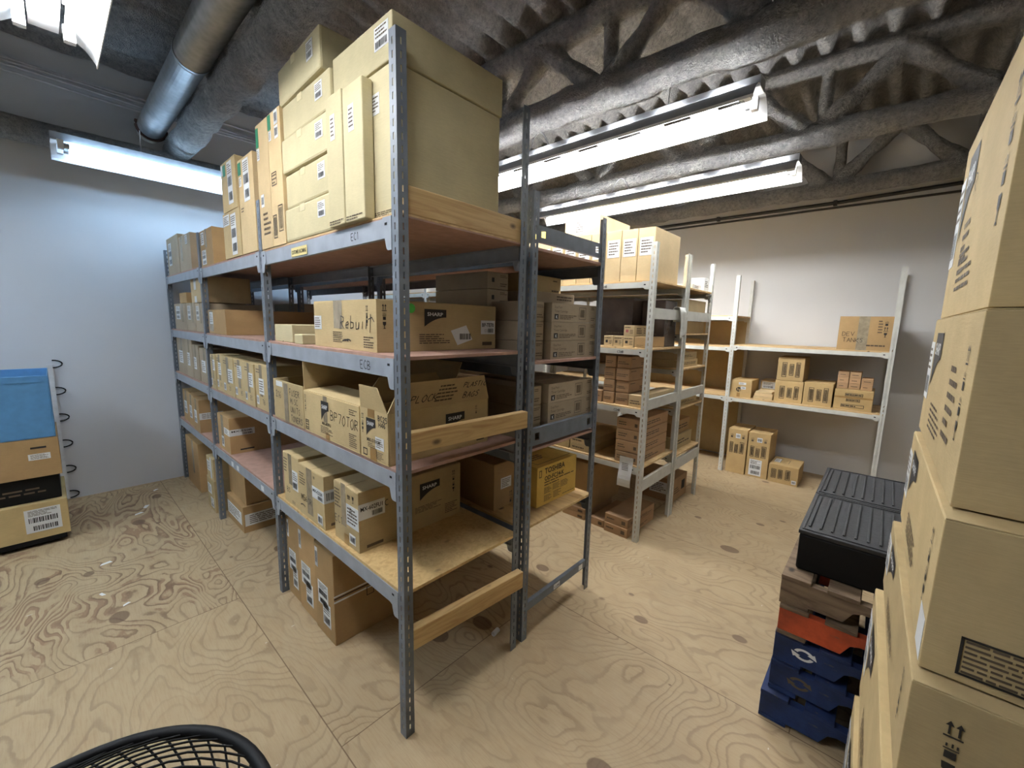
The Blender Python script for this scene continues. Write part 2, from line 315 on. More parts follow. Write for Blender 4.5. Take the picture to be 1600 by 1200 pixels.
def carton(label, b, mat='kraft', dec=(), rot=0, cat='box', group=None, name='cardboard_carton', top='seam', bevel=.004, lid=None):
    x0, x1, y0, y1, z0, z1 = b; cx, cy = (x0 + x1) / 2, (y0 + y1) / 2
    L = (x0 - cx, x1 - cx, y0 - cy, y1 - cy, 0, z1 - z0); X0, X1, Y0, Y1, _, H = L
    mb = MB()
    if top == 'open':
        t = .005
        mb.box(X0, X1, Y0, Y1, 0, t, mat)
        for q in ((X0, X0 + t, Y0, Y1), (X1 - t, X1, Y0, Y1), (X0 + t, X1 - t, Y0, Y0 + t), (X0 + t, X1 - t, Y1 - t, Y1)): mb.box(*q, t, H, mat)
    elif top == 'seam' and H > .12 and min(X1 - X0, Y1 - Y0) > .1:
        mb.box(X0, X1, Y0, Y1, 0, H - .003, mat); g = .0015
        if X1 - X0 > Y1 - Y0: mb.box(X0 + .001, X1 - .001, Y0 + .001, -g, H - .003, H, mat); mb.box(X0 + .001, X1 - .001, g, Y1 - .001, H - .003, H, mat)
        else: mb.box(X0 + .001, -g, Y0 + .001, Y1 - .001, H - .003, H, mat); mb.box(g, X1 - .001, Y0 + .001, Y1 - .001, H - .003, H, mat)
    else: mb.box(X0, X1, Y0, Y1, 0, H, mat)
    kids = []
    for d in dec:
        k = d[0]; F = Face(d[1], *L)
        if k == 'lab': kids.append(d)
        elif k == 'tape': kids.append(d)
        elif k == 'rect': d_rect(mb, F, *d[2:])
        elif k == 'lines': d_lines(mb, F, *d[2:])
        elif k == 'txt': d_text(mb, F, *d[2:])
        elif k == 'hand': d_hand(mb, F, *d[2:6], **(d[6] if len(d) > 6 else {}))
        elif k == 'icons': d_icons(mb, F, *d[2:])
        elif k == 'logo': d_logo(mb, F, *d[2:])
        elif k == 'frame': d_frame(mb, F, *d[2:])
        elif k == 'bar':
            d_frame(mb, F, *d[2:]); u0, u1, v0, v1 = d[2:6]; q = .18
            d_barcode(mb, F, u0 + (u1 - u0) * q, u1 - (u1 - u0) * q, v0 + (v1 - v0) * .1, v1 - (v1 - v0) * .1, off=.0012)
        elif k == 'barcode': d_barcode(mb, F, *d[2:])
    o = mb.build(name, bevel=bevel, loc=(cx, cy, z0)); o.rotation_euler = (0, 0, math.radians(rot)); tag(o, label, cat, group)
    for d in kids:
        F = Face(d[1], *L); u0, u1, v0, v1 = d[2:6]; k = MB()
        if d[0] == 'tape':
            a = [F.p(u0, v0, .0004), F.p(u1, v0, .0004), F.p(u1, v1, .0004), F.p(u0, v1, .0004)]
            k.prism(a, F.n * .0005, d[6] if len(d) > 6 else 'tape'); k.build('packing_tape', o)
        else:
            st = d[6] if len(d) > 6 else 'mix'; pm = d[7] if len(d) > 7 else 'paper'; sk = d[8] if len(d) > 8 else 0
            a = [F.p(u0, v0, .0006), F.p(u1, v0 + sk, .0006), F.p(u1 - sk * .5, v1 + sk, .0006), F.p(u0 - sk * .5, v1, .0006)]
            k.prism(a, F.n * .0006, pm); w, h = u1 - u0, v1 - v0; off = .0018
            if st == 'mix': d_lines(k, F, u0 + w * .1, u0 + w * .9, v0 + h * .5 + sk / 2, v0 + h * .92, 4, 'greyink', off); d_barcode(k, F, u0 + w * .12, u0 + w * .85, v0 + h * .1 + sk / 2, v0 + h * .4, 'ink', off)
            elif st == 'txt': d_lines(k, F, u0 + w * .1, u0 + w * .9, v0 + h * .12, v0 + h * .9, 5, 'greyink', off)
            elif st == 'code': d_barcode(k, F, u0 + w * .12, u0 + w * .88, v0 + h * .2 + sk / 2, v0 + h * .8, 'ink', off)
            elif st == 'ship':
                d_lines(k, F, u0 + w * .1, u0 + w * .9, v0 + h * .7, v0 + h * .95, 5, 'greyink', off); d_barcode(k, F, u0 + w * .1, u0 + w * .9, v0 + h * .42, v0 + h * .64, 'ink', off)
                d_barcode(k, F, u0 + w * .2, u0 + w * .9, v0 + h * .08, v0 + h * .28, 'ink', off)
            elif st.startswith('='):
                d_text(k, F, u0 + w * .06, v0 + h * .55, h * .26, st[1:], 'ink', True, off, wide=w * .85); d_barcode(k, F, u0 + w * .5, u0 + w * .9, v0 + h * .12, v0 + h * .42, 'ink', off)
            k.build('paper_label', o)
    return o
def flap(o, pts, mat, d, dec=()):
    """A carton's flap hinged on the box, in world coordinates."""
    mb = MB(); M = Matrix.Rotation(-o.rotation_euler.z, 4, 'Z') @ Matrix.Translation(-o.location); pts = [M @ Vector(p) for p in pts]
    mb.prism(pts, d, mat)
    for k in dec: k(mb, pts)
    return mb.build('flap', o)
ORD = ['nearest', 'second', 'third', 'fourth', 'fifth', 'sixth', 'seventh', 'eighth', 'ninth', 'tenth', 'eleventh', 'twelfth']
# ------------------------------------------------------------------ the setting
XW, YL = 4.79, 3.85
def struct(name, mb, label=None, **k): return tag(mb.build(name, **k), label, kind='structure')
mb = MB(); mb.box(-3.5, XW, -4.5, YL, -.05, 0, 'floor'); struct('floor', mb, 'worn plywood floor with dark knots and wavy grain')
mb = MB(); mb.box(-3.6, XW + .1, YL, YL + .1, -.05, 3.8, 'wallpaint'); struct('wall_left', mb, 'bluish white painted wall behind the grey rack')
mb = MB(); mb.box(XW, XW + .1, -4.6, YL, -.05, 3.8, 'wallside'); struct('wall_back', mb, 'pale grey wall behind the white racking')
mb = MB(); mb.box(-3.6, -3.5, -4.6, YL, -.05, 3.8, 'farpaint'); struct('wall_front', mb)
mb = MB(); mb.box(-3.5, XW, -4.6, -4.5, -.05, 3.8, 'farpaint'); struct('wall_right', mb)
mb = MB(); nx, ny = 86, 260; y0, y1, xa, xb = -4.5, YL, -3.5, XW; vs = []
for i in range(nx + 1):
    for j in range(ny + 1):
        x = xa + (xb - xa) * i / nx; y = y0 + (y1 - y0) * j / ny
        w = math.sin(y * 2 * PI / .19); z = 3.6 + .065 * max(-.75, min(.75, w * 1.3)) + .03 * noise.noise(Vector((x * 5, y * 5, 1))) + .022 * noise.noise(Vector((x * 16, y * 16, 3)))
        vs.append((x, y, z))
mb.add(vs, [(i * (ny + 1) + j, i * (ny + 1) + j + 1, (i + 1) * (ny + 1) + j + 1, (i + 1) * (ny + 1) + j) for i in range(nx) for j in range(ny)], 'fireproofing')
struct('ceiling', mb, 'corrugated roof deck sprayed with grey fireproofing', smooth=True)
def joist(x, z, r, label):
    mb = MB(); L = [(-4.4 + 8.2 * i / 130) for i in range(131)]
    mb.tube([(x, y, z + .006 * math.sin(y * 3)) for y in L], [r * (1 + .08 * noise.noise(Vector((x, y * 4, 0)))) for y in L], 18, 'fireproofing', jit=.22)
    mb.tube([(x, y, 3.5) for y in L[::2]], r * .8, 12, 'fireproofing', jit=.2)
    y = -4.3; k = 0
    while y < 3.5:
        n = 10; a = (x, y, z + r * .5); b = (x, y + .42, 3.47)
        if k % 2: a, b = (x, y, 3.47), (x, y + .42, z + r * .5)
        mb.tube([tuple(a[q] + (b[q] - a[q]) * i / n for q in range(3)) for i in range(n + 1)], [.05 + .03 * abs(2 * i / n - 1) for i in range(n + 1)], 9, 'fireproofing', jit=.25)
        y += .42; k += 1
        if k % 2 == 0:
            mb.tube([(x, y, z + (3.47 - z) * i / 6) for i in range(7)], .045, 8, 'fireproofing', jit=.25); y += .1
    return struct('ceiling_joist', mb, label, smooth=True)
joist(.15, 3.02, .1, 'fuzzy sprayed steel joist beside the round metal duct')
joist(1.74, 3.03, .105, 'fuzzy sprayed steel joist above the nearer aisle light')
joist(3.24, 3.02, .085, 'fuzzy sprayed steel joist above the farther aisle light')
joist(4.56, 2.97, .08, 'fuzzy sprayed steel joist close along the grey back wall')
mb = MB(); L = [-3.4 + 8.1 * i / 120 for i in range(121)]
mb.tube([(x, 3.62, 2.875) for x in L], .085, 18, 'fireproofing', jit=.05)
struct('ceiling_beam', mb, 'round sprayed beam running along the top of the bluish wall', smooth=True)
# ------------------------------------------------------------------ services under the ceiling
t = empty('air_duct', (-.02, -1.5, 3.16), 'round galvanised metal duct running under the ceiling at left', 'duct')
mb = MB(); mb.tube([(0, y, 0) for y in (-2.9, 3.7)], .098, 32, 'galvanised'); mb.build('pipe_section', t, True)
mb = MB(); mb.tube([(0, 3.7, 0), (0, 5.32, 0)], .093, 32, 'galvanised'); mb.build('pipe_section', t, True)
mb = MB(); mb.tube([(0, 3.68, 0), (0, 3.71, 0)], .102, 32, 'galvanised'); mb.build('joint_band', t, True)
mb = MB(); mb.tube([(0.1 * math.cos(a), 5.2, .1 * math.sin(a)) for a in [PI * .9 + PI * 1.2 * i / 20 for i in range(21)]], .012, 8, 'rust'); tag(mb.build('hanger_ring', t, True), 'rusty hanger ring')
mb = MB()
for k, (z, y) in enumerate(((3.36, 3.8), (3.33, 3.79), (3.30, 3.8), (3.40, 3.81))):
    mb.tube([(-3.4 + 8 * i / 24, y - .02, z + .012 * math.sin(i * .9 + k)) for i in range(25)], .008, 6, 'cable')
tag(mb.build('cable_bundle', smooth=True), 'thin pale cables strung along the top of the bluish wall', 'cable')
t = empty('wall_conduit', (4.77, 0, 2.87), 'black conduit pipe clipped along the top of the grey back wall', 'pipe')
mb = MB(); mb.tube([(-.012, -4 + 7.5 * i / 40, (.05 * max(0, (-.6 - (-4 + 7.5 * i / 40)) * .5) if i < 20 else 0)) for i in range(41)], .017, 10, 'conduit'); mb.build('pipe', t, True)
mb = MB(); mb.tube([(-.006, -4, -.045), (-.006, 3.5, -.045)], .011, 8, 'conduit'); mb.build('pipe', t, True)
for y in (-1.9, -.62, .5, 1.6):
    mb = MB(); mb.box(-.034, .018, y - .015, y + .015, -.022, .024, 'conduit'); mb.build('pipe_clip', t)
def strip_light(label, loc, L, along, tube, wires=True, skip=()):
    t = empty('strip_light', loc, label, 'light', 'fluorescent strip lights', 0 if along == 'y' else -PI / 2)
    mb = MB(); w, lip = .155, .085
    mb.box(-.045, .045, 0, L, lip, lip + .05, 'hood')
    for sx in (-1, 1):
        prof = [(.05, lip + .004), (.084, lip * .93), (.122, lip * .58), (.14, lip * .28), (w, 0)]; n = int(L / .3); ps = L / n
        if sx in skip: continue
        for k in range(n):
            for a, (p, q) in enumerate(zip(prof, prof[1:])):
                segs = [(0, ps)] if a != 0 else [(0, ps * .24), (ps * .76, ps)]
                for s0, s1 in segs:
                    P = [(sx * p[0], k * ps + s0, p[1]), (sx * q[0], k * ps + s0, q[1]), (sx * q[0], k * ps + s1, q[1]), (sx * p[0], k * ps + s1, p[1])]
                    mb.quad(*[(x, y, z + .002) for x, y, z in P], 'hood'); mb.quad(*[(x, y, z) for x, y, z in P], 'reflector')
        mb.box(sx * w - .002, sx * w + .002, 0, L, -.012, .003, 'reflector')
    mb.box(-.044, .044, .0, L, lip - .006, lip - .001, 'reflector')
    mb.build('reflector', t)
    for x in (-.07, .07):
        mb = MB(); mb.tube([(x, .09, .045), (x, L - .09, .045)], .0165, 12, tube); mb.build('fluorescent_tube', t, True)
        for y in (.05, L - .09):
            mb = MB(); mb.tube([(x, y, .045), (x, y + .04, .045)], .0175, 10, 'chrome'); mb.box(x - .018, x + .018, y - .02, y + .012, .02, lip - .006, 'reflector'); mb.build('lamp_holder', t)
    if wires:
        for y in (L * .2, L * .8):
            mb = MB(); mb.tube([(0, y, lip + .05), (.02, y, .3)], .003, 5, 'cable'); mb.build('hanging_wire', t)
        mb = MB(); mb.tube([(0, L * .55 + .2 * i / 10, lip + .05 + .13 * math.sin(PI * i / 10)) for i in range(11)], .005, 6, 'cable'); mb.build('power_cord', t, True)
    return t
strip_light('fluorescent strip light over the aisle beside the tall tan carton', (1.76, -.57, 2.69), 2.44, 'y', 'tube_white')
strip_light('fluorescent strip light over the far white racking', (3.02, -.56, 2.70), 2.44, 'y', 'tube_far')
strip_light('cool white strip light in front of the bluish wall', (-.64, 3.34, 2.69), 2.44, 'x', 'tube_cool', skip=(1,))
strip_light('fluorescent strip light above the open floor at far left, end on', (-.665, -.72, 2.69), 2.36, 'y', 'tube_front')
strip_light('added fill strip light, unseen behind the camera, brightening the rack ends', (1.76, -4.42, 2.69), 2.3, 'y', 'tube_fill_back')  # unseen fixture added as fill for carton and rack ends
strip_light('added fill strip light, unseen beyond the left edge, evening the bluish wall', (-2.3, 1.2, 2.69), 2.44, 'y', 'tube_fill_side')  # unseen fixture added to even out the light on the left wall
# ------------------------------------------------------------------ racks
POST = {}
def post_mesh(h, sx, m):
    if (h, sx, m) not in POST:
        mb = MB(); W, T, sl, p = .038, .0022, .021, .0381
        for ax in 'yx':
            def B(a0, a1, z0, z1):
                if ax == 'y': x0, x1 = sorted((0, sx * T)); mb.box(x0, x1, a0, a1, z0, z1, m)
                else: x0, x1 = sorted((sx * a0, sx * a1)); mb.box(x0, x1, 0, T, z0, z1, m)
            c = .019; hw = .0028
            B(T if ax == 'x' else 0, c - hw, 0, h); B(c + hw, W, 0, h); z = .03; last = 0
            while z + sl < h:
                B(c - hw, c + hw, last, z); last = z + sl; z += p
            B(c - hw, c + hw, last, h)
        o = mb.build('post'); POST[(h, sx, m)] = o.data; bpy.data.objects.remove(o)
    return POST[(h, sx, m)]
def beam(root, x, sx, ya, yb, z, m, marks=None):
    """Shelf beam along y at x; sx points into the shelf."""
    mb = MB(); e = .0015; light = m == 'whitesteel'; hb, hg = (.038, .012) if light else (.062, .04)
    def bx(a, b, c, d, f, g): mb.box(*sorted((x + sx * a, x + sx * b)), c, d, f, g, m)
    bx(e, .004, ya, yb, z - hb, z); bx(.004, .03, ya, yb, z - .005, z - .001); bx(.004, .018, ya, yb, z - hb, z - hb + .003)
    for y, s in ((ya, 1), (yb, -1)):
        pts = [(0, .004), (.05, .004), (.058, -.012), (.058, -hb * .9), (.04, -hb), (.03, -hb - hg * .85), (.022, -hb - hg), (0, -hb - hg)]
        q = [(x + sx * .0005, y + s * (a - .002), z + b) for a, b in pts]
        mb.prism(q, (-sx * .0025, 0, 0), m)
        mb.box(*sorted((x - sx * .0024, x - sx * .0028)), *sorted((y + s * .022, y + s * .036)), z - .022, z - .014, 'black')
    o = mb.build('shelf_beam', root)
    if marks:
        for k, y, s, hh in marks:
            F = Face('W', x - .0002, x, ya, yb, z - hb, z)
            k2 = MB()
            if k == 'tag':
                u = (yb - y) / (yb - ya); w = .17 / (yb - ya)
                k2.quad(F.p(u, .1), F.p(u + w, .1), F.p(u + w, .72), F.p(u, .72), 'yellowtag'); d_text(k2, F, u + w * .05, .27, .26, s, 'ink', True, .002, wide=w * .9); k2.build('tape_label', o)
            elif k == 'chip':
                u = (yb - y) / (yb - ya); k2.quad(F.p(u, .2), F.p(u + .04, .2), F.p(u + .04, .75), F.p(u, .75), 'paper'); k2.build('paper_label', o)
            else: d_hand(k2, F, (yb - y) / (yb - ya), .25, hh, s, 'ink', .0035); k2.build('marker_writing', o)
    return o
def rail(root, x0, x1, y, z0, z1, m, hole=True, sticker=None):
    mb = MB(); a, b = x0 + .03, x1 - .03; zm, dz = (z0 + z1) / 2, (z1 - z0) * .22; hx = .035
    mb.box(a, b, y, y + .004, z0, zm - dz, m); mb.box(a, b, y, y + .004, zm + dz, z1, m)
    xs = [a, a + .03, a + .03 + hx, b - .03 - hx, b - .03, b]
    for i in (0, 2, 4): mb.box(xs[i], xs[i + 1], y, y + .004, zm - dz, zm + dz, m)
    if not hole:
        for i in (1, 3): mb.box(xs[i], xs[i + 1], y, y + .004, zm - dz, zm + dz, m)
    mb.box(a, b, y + .004, y + .022, z1 - .003, z1, m); mb.box(a, b, y + .004, y + .022, z0, z0 + .003, m)
    o = mb.build('side_rail', root)
    if sticker:
        F = Face('S', a, b, y, y + .01, z0, z1)
        for u, w, s in sticker:
            k = MB(); k.quad(F.p(u, .15), F.p(u + w, .15), F.p(u + w, .85), F.p(u, .85), 'paper')
            if s: d_text(k, F, u + w * .08, .3, .3, s, 'ink', True, .002, wide=w * .84)
            k.build('sticker', o)
def rack(label, m, mb_, x0, x1, ys, hf, hr, bays, boards, marks={}, rails=(), cat='shelving', group=None, tops=None):
    root = empty('shelving_rack', (x0, ys[0], 0), label, cat, group)
    def fix(o): o.location = (-x0, -ys[0], 0); return o
    for i, y in enumerate(ys):
        for x, s, h in ((x0, 1, hf), (x1, -1, hr)):
            hh = h if isinstance(h, (int, float)) else h[i]
            o = bpy.data.objects.new('post', post_mesh(hh, s, m)); COL.objects.link(o); o.parent = root; o.location = (x - x0, y - ys[0], 0)
    for i, (ya, yb) in enumerate(zip(ys, ys[1:])):
        for j, z in enumerate(bays[i]):
            fix(beam(root, x0, 1, ya + .04, yb - .001, z, mb_, marks=marks.get((i, j)))); fix(beam(root, x1, -1, ya + .04, yb - .001, z, mb_))
            k = MB(); bt = boards[i][j] if isinstance(boards[i], (list, tuple)) else boards[i]
            pale = bt == 'palewood' and m == 'steel'
            if pale: k2 = MB(); k2.box(x0 + .005, x1 - .005, ya + .005, yb - .003, z + .0055, z + .012, 'palewood'); fix(k2.build('top_sheet', root)); bt = HB
            k.box(x0 + .005, x1 - .005, ya + .005, yb - .003, z - .001, z + (.005 if pale else .012), bt); fix(k.build('shelf_board', root, bevel=.001))
    for r in rails: rail(root, x0, x1, ys[0] + .003, *r[:2], m, *r[2:]); fix(root.children[-1])
    return root
YA = [0, 1.247, 2.53, 3.79]
HB = 'hardboard'
rA = rack('long dark grey slotted rack at the front, four shelves and a tall corner post', 'steel', 'beamgrey', 0, .626, YA, [2.438, 2.159, 2.159, 2.159], [2.438, 2.159, 2.159, 2.159],
     [[.585, 1.04, 1.44, 1.90], [.60, 1.04, 1.44, 1.905], [.60, 1.045, 1.44, 1.915]], [['particle', HB, HB, 'palewood'], HB, HB],
     marks={(0, 3): [('hand', .30, 'EC1', .4), ('tag', .86, 'CUSTOMER INCOMING', 0)], (0, 2): [('hand', .26, 'ECB', .5)], (1, 0): [('chip', 2.1, '', 0), ('chip', 1.98, '', 0), ('chip', 1.5, '', 0)]})
for zc, h in ((1.15, .075), (.385, .082)):
    mb = MB(); T = Matrix.Translation((.33, .0, zc)) @ Matrix.Rotation(math.radians(-3.9), 4, 'Z') @ Matrix.Rotation(math.radians(1.0 if zc < 1 else 0), 4, 'Y')
    mb.box(-.292, .292, -.019, .019, -h / 2, h / 2, 'lumber', T); tag(mb.build('guard_board', rA, bevel=.003), 'pale wooden guard board')
mb = MB(); mb.box(-.30, .285, -.019, .019, 0, .088, 'lumber'); o = mb.build('timber_plank', bevel=.004, loc=(.332, .024, 1.9125)); tag(o, 'weathered wooden plank on edge along the end of the top shelf', 'plank')
rB = rack('dark grey slotted rack standing back to back behind the front rack', 'steel', 'steel', .668, 1.2815, YA, 2.135, 2.135,
     [[.588, .973, 1.388, 1.893]] * 3, [['plyboard', HB, HB, HB]] * 3, rails=((1.93, 2.0, True), (1.0, 1.083, True), (.148, .19, False, ((.42, .1, 'C.LINE'), (.86, .07, '')))))
YC = [.017, 1.28, 2.54, 3.79]
rC = rack('white slotted rack across the aisle with a paper tag and hanging rag', 'whitesteel', 'whitesteel', 1.977, 2.589, YC, 2.13, 2.13,
     [[.560, .985, 1.41, 1.872]] * 3, [['palewood'] * 4] * 3, marks={(0, 3): [('hand', .42, 'C4AB', .4)], (0, 2): [('hand', .26, 'C3AB', .4)], (0, 1): [('hand', .26, 'C2AB', .4)]},
     rails=((1.625, 1.70, False), (.985, 1.06, False), (.385, .472, False)))
rD = rack('white slotted rack back to back behind the rack with the paper tag', 'whitesteel', 'whitesteel', 2.604, 3.219, YC, 2.13, 2.13,
     [[.502, .902, 1.227, 1.512, 1.872]] * 3, [["palewood"] * 5] * 3, rails=((1.625, 1.70, False), (.985, 1.06, False), (.385, .472, False)))
rW = rack('white open rack against the grey back wall with two main shelves', 'whitesteel', 'whitesteel', 4.135, 4.7655, [-1.24, .038, 1.30, 2.56], 2.125, 2.125,
     [[.832, 1.392], [.835, 1.372, 1.70], [.835, 1.372, 1.70]], [['palewood'] * 3] * 3)
# ------------------------------------------------------------------ cartons on the front rack
W_, S_ = 'W', 'S'
lab, tape = 'lab', 'tape'
def grp(g): return dict(group=g)
zt = 1.9125
o = carton('huge tan telescoping carton on the top shelf beside the tall corner post', (.022, .50, .048, .43, zt, 2.37), 'tan', [(lab, W_, .62, .78, .72, .86, 'txt'), ('lines', W_, .55, .98, .01, .05, 3)], top='plain')
k = MB(); k.box(-.245, .245, -.197, .197, 0, .135, 'tan'); l = k.build('lid', o, bevel=.004, loc=(0, 0, 2.372 - zt))
F = Face('W', -.245, .245, -.197, .197, 0, .135); k = MB(); k.prism([F.p(u, v, .0006) for u, v in ((.74, .36), (.95, .36), (.95, .86), (.74, .86))], F.n * .0006, 'paper'); d_lines(k, F, .76, .93, .6, .84, 3, 'greyink', .002); d_barcode(k, F, .76, .93, .4, .55, 'ink', .002); k.build('paper_label', l)
for y0, y1, h, n in ((.31, .432, 2.36, 'tall thin tan carton standing against the stack of five flat cartons'), (.168, .302, 2.352, 'tall thin tan carton standing in front of the huge telescoping carton')):
    carton(n, (-.02, .019, y0, y1, zt, h), 'tan', [(lab, W_, .3, .58, .66, .85, 'txt'), ('lines', W_, .05, .95, .01, .05, 2)], top='plain', group='thin tan cartons')
zs = [zt, 2.058, 2.204, 2.348, 2.49, 2.643]
for i in range(5):
    a, b = (.44, .912) if i < 4 else (.475, .93)
    carton('flat tan carton, ' + ['bottom', 'second from bottom', 'middle', 'second from top', 'topmost'][i] + ' of the stack of five on the top shelf', (.0 + .008 * (i % 2), .46, a, b, zs[i], zs[i + 1] - .003), 'tan',
           [(lab, W_, .72, .86, .42, .85, 'mix'), (tape, W_, .36, .46, .78, .985, 'paletape')], group='stack of five flat tan cartons', rot=(0, -.6, .5, -.4, -2)[i], top='plain', bevel=.009)
carton('tall brown carton with black lines and barcodes beside the five flat cartons', (0, .40, .92, 1.072, zt, 2.498), 'light', [(lab, W_, .04, .28, .88, .99, 'plain', 'green'), (lab, W_, .08, .28, .80, .87, 'txt'), (lab, W_, .56, .84, .89, .99, 'code'), (lab, W_, .56, .84, .79, .88, 'code'),
    ('frame', W_, .15, .55, .46, .56), ('lines', W_, .17, .53, .47, .55, 3), ('bar', W_, .1, .4, .06, .24), ('bar', W_, .55, .9, .1, .3)], group='cartons with green stickers')
carton('tall brown carton with green sticker just left of the one with black lines', (0, .40, 1.076, 1.236, zt, 2.497), 'light', [(lab, W_, .02, .24, .82, .97, 'plain', 'green'), (lab, W_, .06, .26, .72, .81, 'txt'), (lab, W_, .2, .45, .34, .44, 'code'), ('lines', W_, .3, .9, .1, .3, 5)], group='cartons with green stickers')
shiplab = lambda a, b, c, d: (lab, W_, a, b, c, d, 'ship')
carton('tall carton with green sticker and long white label behind the second post', (0, .42, 1.305, 1.545, zt + .005, 2.405), 'light', [(lab, W_, .02, .22, .84, .97, 'plain', 'green'), (lab, W_, .06, .22, .72, .82, 'txt'), shiplab(.36, .74, .54, .97), ('lines', W_, .1, .3, .44, .5, 2)], group='cartons with green stickers')
carton('lower of two stacked upright cartons with long shipping labels on the top shelf', (0, .42, 1.565, 1.885, zt + .005, 2.178), 'kraft', [(lab, W_, .04, .4, .72, .95, 'txt'), shiplab(.48, .78, .05, .92)], group='upright pair with shipping labels')
carton('upper of two stacked upright cartons with long shipping labels on the top shelf', (0, .42, 1.59, 1.86, 2.18, 2.455), 'kraft', [(lab, W_, .02, .14, .76, .96, 'plain'), (lab, W_, .16, .34, .72, .94, 'plain', 'green'), shiplab(.46, .78, .12, .95)], group='upright pair with shipping labels')
zu = 1.9175
carton('squat brown carton alone on the top shelf between the third post and the upright pair', (0.01, .42, 2.2, 2.52, zu, 2.16), 'brown', [(lab, W_, .1, .35, .6, .95, 'txt'), (lab, W_, .12, .45, .05, .45, 'ship'), (tape, W_, .44, .56, .5, 1)])
zu = 1.9275
carton('dull brown carton on the far top shelf, nearer the third post', (0.01, .40, 2.82, 3.22, zu, 2.2), 'greyed', [(lab, W_, .6, .78, .72, .96, 'txt'), (tape, W_, .2, .3, .3, 1)], group='two cartons on the far top shelf')
carton('dull brown carton on the far top shelf, against the bluish wall', (0.01, .40, 3.24, 3.71, zu, 2.24), 'greyed', [(lab, W_, .15, .4, .25, .85, 'ship')], group='two cartons on the far top shelf')
# second shelf
z2 = 1.4525
ship2 = [('icons', S_, .035, .45, .5, 'ink', 'urg'), ('logo', S_, .34, .52, .5, .86), ('lines', S_, .30, .55, .14, .36, 5)]
o = carton('long carton marked Rebuilt in black marker, with a lime green dot on its side', (.035, .655, .205, .735, z2, 1.648), 'kraft',
    [(tape, W_, .36, .5, .42, 1.0), (lab, W_, .005, .14, .38, .68, 'txt'), ('hand', W_, .47, .42, .26, 'Rebuilt', dict(slant=.15)), ('icons', W_, .86, .50, .42, 'ink', 'urg'), ('hand', W_, .52, .16, .12, '((', dict(sw=.22)), ('lines', W_, .34, .5, .12, .36, 6), ('lines', W_, .82, .96, .06, .3, 5),
     (lab, S_, .845, .99, .34, .66, '=BP-TE70'), ('rect', S_, .88, .95, .38, .46, 'ink'), ('rect', S_, .86, .96, .08, .16, 'greyink'), (lab, S_, .62, .76, .1, .42, 'code', 'paper', .12)] + ship2)
F = Face('S', -.31, .31, -.265, .265, 0, 1.648 - z2); k = MB(); k.prism([F.p(.24 + .03 * math.cos(a), .86 + .095 * math.sin(a), .0005) for a in [2 * PI * i / 16 for i in range(16)]], F.n * .0008, 'lime'); tag(k.build('sticker', o), 'lime green round sticker')
carton('low tan carton on the second shelf tucked left of the one marked Rebuilt', (.03, .50, .985, 1.215, z2, 1.54), 'tan', [('rect', W_, .46, .5, .0, .06, 'ink')], top='plain')
carton('smallest tan carton on the second shelf touching the one marked Rebuilt', (.01, .26, .815, .905, z2, 1.498), 'tan', top='plain')
carton('wide brown carton on the second shelf between the second and third posts', (.01, .6, 2.03, 2.46, z2, 1.618), 'brown', [(tape, W_, .06, .3, .1, .95), (lab, W_, .1, .3, .4, .9, 'txt')])
for y0, y1, n in ((2.6, 2.84, 'nearest the third post'), (2.85, 3.14, 'in the middle'), (3.15, 3.62, 'nearest the bluish wall')):
    carton('carton in the lower row on the far second shelf, ' + n, (.01, .42, y0, y1, z2, 1.672 + random.uniform(-.006, .004)), 'greyed', [(lab, W_, .15, .5, .4, .9, 'ship'), (tape, W_, .6, .75, .3, 1)], group='lower row on the far second shelf')
carton('upright carton stacked on the lower row of the far second shelf', (.036, .36, 2.70, 3.06, 1.678, 1.875), 'light', [(tape, W_, .3, .5, .5, 1, 'paper'), (tape, W_, .3, .5, 0, .25, 'paper')])
carton('flat carton stacked on the lower row close to the bluish wall', (.02, .36, 3.16, 3.42, 1.678, 1.765), 'brown', top='plain')
# third shelf
z3 = 1.0525
o = carton('open carton of fuser units with marker notes, left end of the third shelf bay', (.0, .45, .815, 1.195, z3, 1.258), 'kraft', [(tape, W_, .38, .52, .0, .95), (lab, W_, .12, .34, .84, .97, 'plain'), ('hand', W_, .1, .55, .17, '216'), ('hand', W_, .58, .70, .15, 'FUSER'), ('hand', W_, .6, .50, .14, 'MISC'), ('hand', W_, .6, .29, .14, 'UNITS'), ('hand', W_, .6, .08, .14, 'TONERS')], top='open')
bi = 'kraft'
flap(o, [(.445, .82, 1.258), (.445, 1.19, 1.258), (.49, 1.19, 1.41), (.49, .82, 1.41)], bi, (.004, 0, 0))
o = carton('open carton marked BP-70TOR in black marker, in the middle of the third shelf bay', (.0, .46, .288, .808, z3, 1.243), 'kraft', [('icons', W_, .03, .5, .44, 'ink', 'urrg'), ('frame', W_, .03, .1, .06, .3), ('lines', W_, .035, .095, .08, .28, 3), ('logo', W_, .36, .5, .42, .88), (tape, W_, .4, .47, .4, 1.0), (tape, W_, .43, .5, 0, .16, 'browntape'),
    ('txt', W_, .37, .33, .07, 'MX-607FU', 'ink', True), ('lines', W_, .34, .56, .12, .3, 5), ('hand', W_, .53, .5, .22, 'BP70TOR', dict(rise=-.02, slant=.1)), ('lines', W_, .85, .97, .76, .9, 3), ('lines', W_, .84, .96, .08, .38, 7)], top='open')
flap(o, [(.455, .292, 1.243), (.455, .804, 1.243), (.52, .804, 1.385), (.52, .292, 1.385)], bi, (.004, 0, 0))
flap(o, [(.005, .806, 1.243), (.45, .806, 1.243), (.45, .812, 1.375), (.005, .812, 1.375)], bi, (0, .004, 0))
